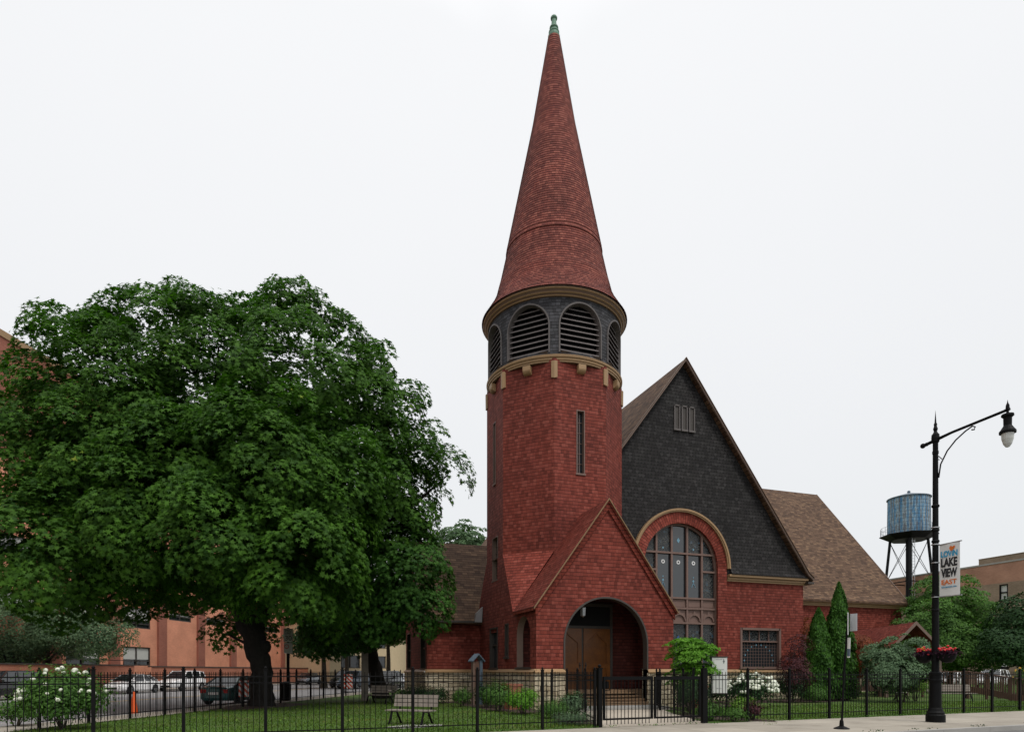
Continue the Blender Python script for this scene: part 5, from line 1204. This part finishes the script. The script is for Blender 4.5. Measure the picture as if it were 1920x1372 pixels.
# ================================================================== PAVILION ROOF AND RAMP
pv = thing('entrance_pavilion', (35, 28, 0), 'small open porch with a red shingled gable roof beside the right wing', 'pavilion'); oP = (35, 28, 0)
dxp, dyp = .424, .906; nxp, nyp = .906, -.424
MP = lambda a, b, z: (35 + dxp * a + nxp * b, 28 + dyp * a + nyp * b, z)
pz = zat(1165, dep(35, 28)); hwid = 1.85; ez = pz - 2.0
m = MB(); m.slab(MP, [(-hwid, ez), (0, pz), (hwid, ez)], .1, 0, 8.5); rfp = m.build('pavilion_roof', 'red_roof', pv, oP)
m = MB(); m.slab(MP, [(-hwid - .03, ez - .02), (0, pz + .03), (hwid + .03, ez - .02)], .22, -.06, 0); m.build('rake_board', 'brown_trim', rfp, oP)
for a in (.4, 4.2, 8.0):
    for b in (-1.5, 1.5): m = MB(); m.beam(MP(a, b, -.1), MP(a, b, ez + .25), .16); m.build('post', 'brown_trim', pv, oP)
m = MB()
for a in (.4, 4.2, 8): m.beam(MP(a, -1.6, ez + .15), MP(a, 1.6, ez + .15), .12, .16)
m.build('tie_beam', 'brown_trim', pv, oP)
def deck_fence(label, pts, z0, h):
    t = thing('wooden_railing', pts[0], label, 'railing'); o = (*pts[0][:2], 0)
    m = MB(); r = MB(); ps = MB()
    for (p, zp), (q, zq) in zip(zip(pts[:-1], z0[:-1]), zip(pts[1:], z0[1:])):
        L = sqrt((q[0] - p[0]) ** 2 + (q[1] - p[1]) ** 2); n = max(2, int(L / .15))
        for k in range(n):
            f = k / n; x, y, z = p[0] + (q[0] - p[0]) * f, p[1] + (q[1] - p[1]) * f, zp + (zq - zp) * f; m.beam((x, y, z + .1), (x, y, z + h - .05), .06, .04)
        r.beam((*p, zp + h), (*q, zq + h), .14, .06); r.beam((*p, zp + .12), (*q, zq + .12), .06, .10); r.beam((*p, zp - .05), (*q, zq - .05), .08, .26)
    for p, z in zip(pts, z0): pp = MB(); pp.beam((*p, -.1), (*p, z + h + .06), .12); pp.build('post', 'brownwood', t, o)
    r.build('handrail', 'brownwood', t, o); m.build('baluster_row', 'brownwood', t, o); return t
deck_fence('brown wooden ramp railing running behind the right lawn benches', [at(1590, 40), at(1650, 39.5), at(1730, 39), at(1810, 38)], [.55, .55, .55, .55], 1.0)
deck_fence('brown wooden ramp railing sloping down to the right of the lamp post', [at(1815, 37), at(1850, 36), at(1895, 34.5), at(1960, 33)], [.55, .42, .22, .0], 1.0)
# ================================================================== CARS
def car(label, loc, rz, col, kind='sedan', group='cars parked along the side street', metal=.3):
    t = thing('parked_car', loc, label, 'car', group, rz); pm = paint('car_paint_' + str(len(bpy.data.materials)), col, metal)
    if kind == 'suv': L, Wd, bz, belt, roof, cab = 4.7, .93, .30, 1.05, 1.72, [(-2.15, 1.08), (-2.0, 1.66), (.35, 1.72), (1.15, 1.10)]
    else: L, Wd, bz, belt, roof, cab = 4.6, .88, .22, .92, 1.45, [(-1.75, .98), (-1.0, 1.40), (.35, 1.45), (1.25, .97)]
    h = L / 2
    st = [(-h, .62, bz + .15, belt - .12), (-h + .08, .84, bz + .02, belt - .02), (-h + .5, .97, bz, belt + .05), (-1.2, 1, bz - .02, belt + .06), (0, 1, bz - .02, belt + .03), (1.1, 1, bz - .02, belt), (1.7, .97, bz, belt - .08), (h - .12, .86, bz + .02, belt - .22), (h, .66, bz + .12, belt - .36)]
    m = MB(); rings = []
    for x, w, z0, z1 in st:
        w *= Wd; mid = z0 + (z1 - z0) * .55
        rings.append([(x, -w * .86, z0), (x, -w * .98, z0 + .12), (x, -w, mid), (x, -w * .95, z1 - .05), (x, -w * .80, z1), (x, 0, z1 + .03), (x, w * .80, z1), (x, w * .95, z1 - .05), (x, w, mid), (x, w * .98, z0 + .12), (x, w * .86, z0)])
    for a, b in zip(rings[:-1], rings[1:]):
        for k in range(len(a)): k2 = (k + 1) % len(a); m.face([a[k], a[k2], b[k2], b[k]][::-1], None, True)
    m.face(rings[0]); m.face(rings[-1][::-1]); m.build('body', pm, t)
    # glasshouse and roof
    m = MB(); (x0, z0), (x1, z1), (x2, z2), (x3, z3) = cab; wb, wt_ = Wd * .90, Wd * .70
    bl = [(x0, -wb, z0), (x3, -wb, z3), (x3, wb, z3), (x0, wb, z0)]; tp = [(x1, -wt_, z1), (x2, -wt_, z2), (x2, wt_, z2), (x1, wt_, z1)]
    m.hexa(bl + tp); m.build('glasshouse', 'plain_glass', t)
    m = MB(); xm = (x1 + x2) / 2; pts = [(x1 - .05, z1 - .02), (xm, roof + .03), (x2 + .06, z2 - .02)]
    m.slab(lambda a, b, z: (b, a, z), pts, .04, -wt_ - .02, wt_ + .02); rfc = m.build('roof', pm, t)
    m = MB()
    for s in (-1, 1):
        for (a, za, b, zb_) in ((x0, z0, x1, z1), (x3, z3, x2, z2), (-.25, belt, -.3, roof - .02), (x0 * .62, belt, x1 * .72, roof - .03)):
            m.beam((a, s * (wb + .005), za), (b, s * (wt_ + .005), zb_), .07, .05)
    m.build('pillar', pm, rfc)
    for x in (-1.38, 1.42):
        for s in (-1, 1):
            m = MB(); R_ = .34 if kind == 'suv' else .315; y = s * (Wd - .1)
            prof = [(R_ * .62, -.11), (R_ * .9, -.12), (R_, -.08), (R_, .08), (R_ * .9, .12), (R_ * .62, .11)]
            n = 20
            def ring(mb, prof):
                for i in range(len(prof) - 1):
                    for k in range(n):
                        a, b = 2 * pi * k / n, 2 * pi * (k + 1) / n; (r0, w0), (r1, w1) = prof[i], prof[i + 1]
                        mb.face([(x + r0 * cos(a), y + w0, R_ + r0 * sin(a)), (x + r0 * cos(b), y + w0, R_ + r0 * sin(b)), (x + r1 * cos(b), y + w1, R_ + r1 * sin(b)), (x + r1 * cos(a), y + w1, R_ + r1 * sin(a))], None, True)
            ring(m, prof); wh = m.build('wheel', 'tyre', t)
            m = MB(); o_ = s * .09; ring(m, [(R_ * .64, o_), (R_ * .56, o_ * .8), (R_ * .54, o_ * .3)])
            for k in range(5): a = 2 * pi * k / 5; m.beam((x, y + o_ * .9, R_), (x + R_ * .6 * cos(a), y + o_ * .85, R_ + R_ * .6 * sin(a)), .06, .03, up=(0, 1, 0))
            m.build('rim', 'rim', wh)
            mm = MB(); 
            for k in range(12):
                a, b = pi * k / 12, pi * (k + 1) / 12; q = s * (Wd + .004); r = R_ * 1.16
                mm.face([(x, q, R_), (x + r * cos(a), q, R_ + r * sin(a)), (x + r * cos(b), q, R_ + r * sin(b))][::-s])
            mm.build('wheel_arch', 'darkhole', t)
            wh.location.y += s * .035
    for s in (-1, 1):
        m = MB(); m.box(-h - .0, -h + .22, s * Wd * .62 - .17, s * Wd * .62 + .17, belt - .30, belt - .12); m.build('tail_light', 'redlamp', t)
        m = MB(); m.box(h - .22, h - .02, s * Wd * .58 - .18, s * Wd * .58 + .15, belt - .46, belt - .30); m.build('headlight', 'clearlamp', t)
        m = MB(); m.box(.95, 1.13, s * (Wd + .02) - .09, s * (Wd + .02) + .09, belt + .02, belt + .16); m.build('wing_mirror', pm, t)
    m = MB(); m.box(-h - .02, -h + .1, -.26, .26, belt - .38, belt - .26); m.build('number_plate', 'signwhite', t)
    m = MB(); m.box(h - .06, h + .015, -.45, .45, .36, .5); m.build('grille', 'tyre', t)
    return t
ZR = -.12; HS = atan2(SY, SX)
def scar(label, px, n, col, kind='sedan', away=False, metal=.3):
    p = SP(onS(px, n), n); return car(label, (p[0], p[1], ZR), HS if away else HS + pi, col, kind, metal=metal)
scar('black suv parked at the far kerb, cut by the left edge', 5, 19.2, (.012, .012, .014), 'suv')
scar('white sedan parked at the far kerb beyond the orange cone', 249, 19.4, (.93, .93, .93), metal=0)
scar('white suv parked at the far kerb right behind the white sedan', 342, 19.4, (.92, .92, .92), 'suv', metal=0)
scar('dark green sedan parked at the near kerb, seen from behind', 446, 3.2, (.025, .10, .10), away=True)
scar('silver grey car parked at the far kerb right of the speed limit sign', 578, 19.4, (.22, .24, .27), metal=.7)
p = at(650, 66); car('small dark car at the end of the side street left of the wooden post', (*p, ZR), HS + pi - .1, (.02, .022, .025), 'suv')
p = at(667, 62); car('blue grey suv at the end of the side street next to the wooden post', (*p, ZR), HS + pi - .2, (.10, .13, .17), 'suv')
p = at(727, 60); car('dark car seen just right of the leaning maple trunk', (*p, ZR), HS + pi, (.025, .022, .02), 'suv')
p = at(748, 66); car('pale silver car between the leaning trunk and the church corner', (*p, ZR), HS + pi, (.5, .5, .52))
p = at(1862, 60); car('white suv parked behind the wooden ramp at the right edge', (*p, .0), radians(20) + pi, (.72, .72, .72), 'suv', 'cars parked beyond the right lawn', metal=0)
p = at(1785, 66); car('white car mostly hidden behind the ramp railing and the right tree', (*p, .0), radians(20) + pi, (.65, .65, .65), 'sedan', 'cars parked beyond the right lawn', metal=0)
# ================================================================== TREES
def lb(px, py, t, r, rz=None):
    x, y = at(px, t); return (x, y, zat(py, t), r, rz or r)
bx, by = G(487, 1324)
Ls1 = [lb(210, 800, 27.5, 3.6, 3.8), lb(95, 900, 27, 2.7, 3.1), lb(375, 760, 29, 4.0, 4.1), lb(545, 755, 29.5, 3.8, 4.2), lb(660, 820, 30, 3.0, 3.9), lb(730, 930, 30, 2.3, 3.1), lb(838, 888, 30.5, .6, .6),
       lb(110, 1030, 25.5, 2.9, 2.4), lb(260, 970, 25, 2.3, 2.3), lb(410, 1010, 25.2, 2.7, 2.5), lb(560, 1040, 25.5, 2.5, 2.6), lb(500, 890, 26, 2.7, 3.0), lb(340, 880, 26, 2.2, 2.4), lb(620, 930, 27, 2.2, 2.6), lb(200, 870, 26, 2.2, 2.3),
       lb(250, 880, 32, 4.0, 4.0), lb(480, 880, 33, 4.0, 4.0), lb(230, 1105, 28, 1.9, 1.0), lb(345, 1095, 29.5, 2.2, 1.0), lb(430, 1085, 27.5, 1.4, .7), lb(545, 1105, 28, 1.8, .9), lb(620, 1120, 29, 1.6, .8), lb(425, 1190, 31, .6, .6),
       lb(120, 615, 27.5, .8, .6), lb(200, 620, 28, 1.1, .7), lb(320, 600, 28.5, 1.1, 1.0), lb(385, 610, 28.5, 1.1, .9), lb(445, 610, 28.5, 1.0, .8), lb(545, 580, 29, .9, .9), lb(640, 640, 29.5, .9, .7), lb(700, 680, 29.5, .8, .8), lb(760, 760, 30, .8, .9), lb(800, 850, 30, .7, .9)]
mp = thing('maple_tree', (bx, by, 0), 'huge dark green maple with a thick dark trunk filling the left lawn', 'tree'); oM = (bx, by, 0)
m = MB(); tz = 4.6
def limb(mb, pts, rads, seg=10):
    P = [np.array(q, float) for q in pts]; out = []; ro = []
    for i in range(len(P) - 1):
        for f in (0, .25, .5, .75):
            out.append(P[i] + (P[i + 1] - P[i]) * f + rng.normal(size=3) * rads[i] * .08); ro.append(rads[i] + (rads[i + 1] - rads[i]) * f)
    out.append(P[-1]); ro.append(rads[-1]); mb.tube(out, ro, seg)
def pt(px, py, t): x, y = at(px, t); return (x, y, zat(py, t))
limb(m, [pt(492, 1336, 29.5), pt(492, 1300, 29.5), pt(489, 1250, 29.5), pt(477, 1200, 29.5), pt(455, 1140, 29.3)], [.68, .50, .46, .50, .50], 16)
limb(m, [pt(470, 1200, 29.5), pt(505, 1120, 29.6), pt(560, 1000, 30), pt(600, 850, 30)], [.40, .32, .2, .06])
limb(m, [pt(452, 1150, 29.4), pt(400, 1060, 29), pt(300, 960, 28), pt(180, 850, 27.5)], [.38, .28, .18, .05])
limb(m, [pt(445, 1140, 29.4), pt(420, 1000, 29.5), pt(400, 820, 29.5), pt(410, 650, 29)], [.38, .28, .18, .04])
limb(m, [pt(450, 1145, 29.4), pt(480, 1030, 28), pt(440, 950, 26), pt(420, 900, 25.5)], [.25, .18, .1, .03])
limb(m, [pt(440, 1130, 29.3), pt(330, 1085, 28), pt(200, 1050, 27), pt(100, 1010, 26)], [.25, .18, .12, .03])
limb(m, [pt(520, 1090, 29.6), pt(640, 1030, 30), pt(760, 960, 30.5), pt(840, 890, 30.5)], [.2, .15, .1, .03])
limb(m, [pt(478, 1215, 29.5), pt(430, 1190, 30.5), pt(410, 1185, 31)], [.1, .05, .02], 6)
m.ball(pt(497, 1212, 29.35), .27, 12, 8, (1, 1, 1.2)); m.build('trunk', 'bark', mp, oM)
def clear_sign(P):       # the low boughs part in front of the speed limit sign
    t = P[:, 0] * CA + P[:, 1] * SA; px = 960 + FP * (P[:, 0] * SA - P[:, 1] * CA) / t; return ~((px > 524) & (px < 558) & (P[:, 2] < EYE + t * 85 / FP))
P, Nn, R_ = lobes_leaves(Ls1, .9, 125, (.6, 1.1), flat=.7, rough=.11, inner=.40, tuft=.10, upmix=.95, low=.9, keep=clear_sign, jit=.30)
leafmesh('crown', P, Nn, rng.uniform(.7, 1.2, len(P)) * .24, STAR, 'leaf_maple', mp, oM, R_)
b2 = G(714, 1308)
Ls2 = [lb(700, 1030, 32, 2.9, 2.8), lb(765, 1075, 30, 1.9, 2.2), lb(640, 1110, 31, 2.2, 1.9), lb(595, 1060, 34, 2.7, 2.4), lb(790, 1140, 29.5, 1.0, .9), lb(700, 1150, 31, 1.9, 1.2), lb(512, 1200, 31, .5, .5), lb(600, 1205, 34, .9, .6), lb(650, 1185, 35, 1.6, .9)]
mp2 = thing('maple_tree', (*b2, 0), 'second maple with a leaning dark trunk close to the left church corner', 'tree'); oM2 = (*b2, 0)
m = MB(); limb(m, [pt(714, 1318, 37.6), pt(711, 1290, 37.4), pt(700, 1240, 36.8), pt(680, 1180, 35.5), pt(670, 1120, 34)], [.60, .45, .40, .36, .25], 14)
limb(m, [pt(685, 1190, 35.8), pt(640, 1120, 34.5), pt(600, 1060, 34)], [.22, .14, .04]); limb(m, [pt(675, 1150, 34.8), pt(720, 1080, 32), pt(760, 1030, 31)], [.22, .14, .04]); limb(m, [pt(690, 1200, 36), pt(650, 1160, 34.5), pt(590, 1140, 33)], [.16, .1, .03], 7)
m.build('trunk', 'bark', mp2, oM2)
kp = lambda P: clear_sign(P) & ~((P[:, 0] > 6.1) & (P[:, 1] > 32.2) & (P[:, 2] < 10)) & ~((P[:, 0] > 9.2) & (P[:, 1] > 24))
P, Nn, R_ = lobes_leaves(Ls2, 1.1, 100, (.55, 1.0), flat=.55, inner=.3, keep=kp, upmix=.95, jit=.30)
leafmesh('crown', P, Nn, rng.uniform(.75, 1.2, len(P)) * .225, STAR, 'leaf_maple2', mp2, oM2, R_)
# fine leaved tree behind the low wall
p = SP(onS(95, 25), 25); tq = dep(*p)
tree('locust_tree', 'low spreading fine-leaved tree in front of the orange building at left', 'tree', p, [lb(40, 1185, tq, 3.2, 2.1), lb(120, 1175, tq, 3.4, 1.9), lb(175, 1195, tq - 1, 2.2, 1.3), lb(20, 1215, tq, 2.2, 1.5)], 'leaf_grey', tr=.3, size=.17, per=130, dens=1.3, crad=(.6, 1.0), stems=4)
# street trees
for i, (px, t_, r, y0, lab) in enumerate(((650, 78, 4.2, 1165, 'slender street tree before the cream building, left of the leaning trunk'), (690, 86, 3.8, 1170, 'street tree behind the leaning trunk in front of the cream building'), (728, 74, 3.8, 1165, 'forked street tree between the leaning trunk and the church corner'), (607, 62, 2.6, 1195, 'dark bushy street tree beside the end of the orange building'), (775, 70, 3.6, 1150, 'street tree rising just beyond the left church corner'))):
    p = at(px, t_); tree('street_tree', lab, 'tree', p, [(p[0], p[1], zat(y0, t_), r, r * .62), (p[0] - 1.5, p[1] + 1, zat(y0 + 8, t_), r * .7, r * .4), (p[0] + 1.5, p[1] - 1, zat(y0 + 4, t_), r * .7, r * .45)], 'leaf_mid' if i != 3 else 'leaf_dark', tr=.28, size=.34, per=60, dens=.9, crad=(.8, 1.2), group='street trees at the end of the side street')
p = at(868, 95); tree('distant_tree', 'pale rounded treetop above the left wing roof', 'tree', p, [(p[0], p[1], zat(1030, 95), 4.0, 3.3), (p[0] + 1.5, p[1], zat(1060, 95), 4, 4)], 'leaf_haze', tr=.3, size=.5, per=55, dens=.8, crad=(.8, 1.2))
# right hand trees
p = at(1778, 50); tree('broadleaf_tree', 'bright mid green tree behind the lamp post and banner', 'tree', p, [lb(1770, 1135, 50, 2.3, 2.2), lb(1745, 1180, 49, 2.6, 2.0), lb(1820, 1165, 50, 2.0, 2.0), lb(1790, 1215, 48.5, 3.0, 1.7), lb(1850, 1215, 50, 1.7, 1.2)], 'leaf_mid', tr=.2, size=.22, per=110, dens=1.3, crad=(.55, .9))
p = at(1915, 44); tree('broadleaf_tree', 'darker green tree cut by the right edge of the view', 'tree', p, [lb(1915, 1160, 44, 1.6, 1.5), lb(1950, 1190, 44, 2.4, 2.2), lb(1890, 1210, 43, 1.5, 1.3)], 'leaf_dark', tr=.2, size=.2, per=110, dens=1.4, crad=(.5, .8))
# conifers
def conifer(label, px, t, top, w, mat='leaf_conifer'):
    x, y = at(px, t); h = zat(top, t); c = thing('arborvitae', (x, y, 0), label, 'conifer', 'pointed conifers beside the wing'); o = (x, y, 0)
    n = 15000; f = rng.random(n) ** .75; z = .1 + f * (h - .1); a = rng.random(n) * 2 * pi
    r = w * (1 - f ** 1.7) ** .75 * (1 + .10 * np.sin(a * 5 + z * 2.2) + .07 * np.sin(z * 5 + a * 2)) * rng.uniform(.72, 1.04, n)
    P = np.stack([x + r * np.cos(a), y + r * np.sin(a), z], 1); Nn = np.stack([np.cos(a), np.sin(a), np.full(n, .35)], 1) + rng.normal(size=(n, 3)) * .4
    up = np.stack([np.cos(a) * .4, np.sin(a) * .4, np.ones(n)], 1) + rng.normal(size=(n, 3)) * .3
    upx = np.cross(Nn, up); leafmesh('foliage', P, Nn, rng.uniform(.8, 1.3, n) * .17, NEEDLE, mat, c, o, None, up=up)
    m = MB(); m.tube([(x, y, -.05), (x, y, h * .9)], [.12, .02], 7); m.lathe([(.1, .1), (w * .62, .5), (w * .5, h * .5), (.05, h * .9)], x, y, 10); m.build('trunk', 'bark', c, o)
conifer('taller pointed green conifer right of the dark gable', 1573, 35, 1092, .95)
conifer('shorter pointed green conifer left of the tall one', 1535, 34.5, 1140, .92)
def jm(label, px, t, lobes, mat, size=.09, **k):
    p = at(px, t); return tree(k.pop('name', 'small_tree'), label, k.pop('cat', 'small tree'), p, [lb(*l) for l in lobes], mat, tr=.07, size=size, per=k.pop('per', 150), dens=k.pop('dens', 3), crad=k.pop('crad', (.3, .5)), stems=3, flat=.2, **k)
jm('rust red japanese maple right of the conifers', 1608, 37, [(1600, 1205, 37, .8, .5), (1618, 1230, 36.5, .9, .6), (1600, 1250, 36.5, .8, .5), (1630, 1245, 36, .7, .35)], 'leaf_red', size=.10)
jm('orange red small tree peeping out left of the conifers', 1515, 38, [(1514, 1185, 38, .6, .8), (1520, 1215, 38, .7, .8)], 'leaf_red', size=.10)
jm('grey green leafy shrub tree in front of the pavilion roof', 1690, 33, [(1690, 1228, 33, 1.1, .9), (1655, 1235, 33, .9, .8), (1722, 1235, 32.5, .8, .8), (1680, 1265, 32.5, 1.3, .8)], 'leaf_grey', size=.13)
p = at(1296, 26); tree('dogwood_tree', 'bright green dogwood with flat tiers right of the porch', 'small tree', p, [lb(1287, 1207, 26, .60, .22), lb(1318, 1216, 26, .5, .18), lb(1290, 1230, 26, .75, .24), lb(1303, 1256, 26, .8, .25), lb(1285, 1275, 26, .6, .2)], 'leaf_bright', tr=.06, size=.12, per=120, dens=4.5, crad=(.28, .45), flat=.12, upmix=2.2, stems=2)
jm('dark purple smoke bush at the right corner of the gable front', 1492, 32.5, [(1497, 1215, 32.5, .45, .6), (1488, 1245, 32.5, .6, .6), (1495, 1270, 32, .7, .6)], 'leaf_purple', size=.09, dens=2.6, name='smoke_bush', cat='shrub')
# shrubs
x, y = G(1408, 1326); bush('hydrangea_bush', 'wide green bush covered in round white blooms under the leaded window', 'flowering bush', x, y, 1.2, 1.42, 'leaf_dark', .11, 3400, flowers='petalwhite', fl_n=92, fl_r=.10, squash=.8)
x, y = at(118, 17.4); bush('rose_mallow_bush', 'large bright green bush with white flowers behind the front fence at left', 'flowering bush', x, y, 1.0, 1.62, 'leaf_mid', .09, 8400, flowers='petalwhite', fl_n=40, fl_r=.07)
x, y = at(30, 18.6); bush('shrub', 'low leafy shrub at the left edge behind the front fence', 'shrub', x, y, .7, .75, 'leaf_mid', .08, 1800)
SH = [(980, 1338, .55, .80, 'leaf_bright', .07, 2400, 'round bright green shrub next to the terracotta planter left of the arch', 'boxwood_bush'),
      (1036, 1346, .45, .55, 'leaf_mid', .05, 2200, 'low round green shrub in front of the left stone pier', 'boxwood_bush'),
      (1076, 1342, .50, .70, 'leaf_grey', .08, 1800, 'grey green leafy shrub beside the walkway left of the gate', 'shrub'),
      (1068, 1357, .50, .30, 'leaf_grey', .05, 1500, 'low silvery plant at the foot of the grey green shrub', 'shrub'),
      (935, 1333, .60, 1.00, 'leaf_mid', .08, 1900, 'loose green shrub against the stone base left of the planter', 'shrub'),
      (912, 1326, .50, .95, 'leaf_dark', .08, 1500, 'dark shrub between the notice case and the loose green shrub', 'shrub'),
      (866, 1324, .42, .75, 'leaf_mid', .07, 1200, 'small green shrub at the left foot of the notice case', 'shrub'),
      (812, 1318, .75, .62, 'leaf_dark', .09, 1700, 'spreading dark evergreen below the left wing stone base', 'shrub'),
      (768, 1318, .80, .65, 'leaf_dark', .09, 1600, 'dark clipped shrub at the left stone corner behind the bench', 'shrub'),
      (1296, 1338, .62, 1.15, 'leaf_dark', .08, 2200, 'dark olive shrub just inside the right walkway fence', 'shrub'),
      (1330, 1350, .40, .50, 'leaf_mid', .07, 1300, 'low green plant at the foot of the white notice sign', 'shrub'),
      (1412, 1349, .40, .55, 'leaf_purple', .07, 900, 'small reddish shrub low in the bed right of the notice sign', 'shrub'),
      (1392, 1345, .38, .60, 'leaf_lime', .07, 1100, 'lime green shrub in front of the white blooms', 'shrub'),
      (1376, 1352, .36, .38, 'leaf_mid', .10, 700, 'grassy tuft at the fence between the gate and the second post', 'ornamental_grass'),
      (1482, 1316, .85, 1.35, 'leaf_dark', .09, 2200, 'dark green bush below the purple smoke bush', 'shrub'),
      (1527, 1316, .80, .85, 'leaf_mid', .08, 1900, 'low round green shrub left of the conifers', 'shrub'),
      (1716, 1314, .75, 1.45, 'leaf_lime', .08, 2200, 'upright lime green shrub left of the lamp post', 'shrub'),
      (1655, 1305, .9, .75, 'leaf_dark', .1, 1300, 'dark shrub mass below the wooden railing left of the white bench', 'shrub'),
      (1874, 1308, .85, .85, 'leaf_mid', .07, 2000, 'rounded green shrub in front of the sloping ramp railing', 'shrub'),
      (1590, 1312, .6, .7, 'leaf_dark', .09, 1200, 'small dark shrub at the right foot of the conifers', 'shrub'),
      (1350, 1318, .9, 1.1, 'leaf_dark', .10, 1700, 'dark leafy bush behind the white notice sign', 'shrub')]
for px, py, r, h, mt, sz, n, lab, nm in SH:
    if px < 1400: r *= 1.12; h *= 1.12; n = int(n * 1.5)
    x, y = G(px, py); bush(nm, lab, 'ornamental grass' if 'grass' in nm else 'shrub', x, y, r, h, mt, sz, n, shape=BLADE * np.array([.25, 1]) if 'grass' in nm else OVAL, group=None)
x, y = at(1916, 36); bush('flowering_shrub', 'tall shrub with small yellow flowers at the right edge', 'shrub', x, y, .5, 1.75, 'leaf_mid', .08, 1200, flowers='petalyellow', fl_n=14, fl_r=.05)
# fallen leaves and litter on the lawn
P = np.stack([rng.uniform(-4, 9, 260), rng.uniform(17, 30, 260), np.full(260, .05)], 1)
o = leafmesh('fallen_leaves', P, rng.normal(size=(260, 3)) * .3 + [0, 0, 1], .09, STAR, 'leaf_lime'); o['kind'] = 'stuff'
# overhead cable between the gable and the tower
cbl = MB(); cbl.tube([(15.9, 31.2, 14.1), (17.0, 34, 13.9), (18.2, 38, 14.0)], .02, 5); o = cbl.build('cable', 'black', church, CO)

# weeds along the kerb and the fence foot
def weeds(name, pts, sz, mat):
    P = []
    for x, y in pts:
        k = rng.integers(6, 26); P.append(np.stack([x + rng.normal(size=k) * .10, y + rng.normal(size=k) * .035, .02 + rng.random(k) * .05], 1))
    P = np.concatenate(P); o = leafmesh(name, P, rng.normal(size=(len(P), 3)) * .6 + [0, 0, .8], sz, OVAL, mat); o['kind'] = 'stuff'
weeds('kerb_weeds', [BP(rng.uniform(0, 26), -4.05 + rng.normal() * .02) for _ in range(26)], .05, 'leaf_dark')
weeds('fence_weeds', [BP(rng.uniform(-8, 30), -.12 + rng.normal() * .03) for _ in range(60)], .05, 'leaf_mid')
weeds('sidewalk_litter', [BP(rng.uniform(0, 26), rng.uniform(-3.9, -.3)) for _ in range(10)], .03, 'leaf_lime')
# ================================================================== LIGHT
EL, AZ = radians(58), radians(-70)      # sun high, in front of the church and to the right (world angle of the direction towards it)
w = bpy.data.worlds.new('World'); scene.world = w; w.use_nodes = True; nt = w.node_tree; nt.nodes.clear()
sky = N(nt, 'ShaderNodeTexSky', sky_type='NISHITA'); sky.sun_disc = False; sky.sun_elevation = EL; sky.sun_rotation = pi / 2 - AZ; sky.air_density = 1.0; sky.dust_density = 4.0
hs = N(nt, 'ShaderNodeHueSaturation'); hs.inputs['Saturation'].default_value = .12; nt.links.new(sky.outputs[0], hs.inputs['Color'])
# cloud layer: an even bright overcast with soft structure, the clear sky showing only as a faint tint
tc = N(nt, 'ShaderNodeTexCoord').outputs['Generated']
s = N(nt, 'ShaderNodeSeparateXYZ'); nt.links.new(tc, s.inputs[0])
el = mth(nt, 'ADD', s.outputs[2], mth(nt, 'MULTIPLY', mth(nt, 'SUBTRACT', noise(nt, 1.6, 4, tc), .5), .25))
cl = ramp(nt, el, [(.0, (8.3, 8.6, 8.8)), (.40, (9.2, 9.35, 9.6)), (.72, (9.9, 10.0, 10.2)), (1.0, (19, 19, 19.2))])
c = mix(nt, .92, hs.outputs[0], cl)
bg = N(nt, 'ShaderNodeBackground'); bg.inputs[1].default_value = .10; nt.links.new(c, bg.inputs[0])
o = N(nt, 'ShaderNodeOutputWorld'); nt.links.new(bg.outputs[0], o.inputs[0])
sd = bpy.data.lights.new('sun', 'SUN'); sd.energy = 1.5; sd.angle = radians(10); sd.color = (1, .96, .9); so = bpy.data.objects.new('sun', sd); C.objects.link(so)
d = (cos(EL) * cos(AZ), cos(EL) * sin(AZ), sin(EL))
from mathutils import Vector
so.rotation_euler = Vector(d).to_track_quat('Z', 'Y').to_euler(); so.location = (0, 0, 60)
scene.view_settings.view_transform = 'Standard'; scene.view_settings.look = 'None'; scene.view_settings.exposure = 0; scene.view_settings.gamma = 1
scene.cycles.use_denoising = True
scene.cycles.max_bounces = 6; scene.cycles.transparent_max_bounces = 8
for o in list(bpy.data.objects):
    if o.type == 'MESH' and len(o.data.polygons) == 0: bpy.data.objects.remove(o)
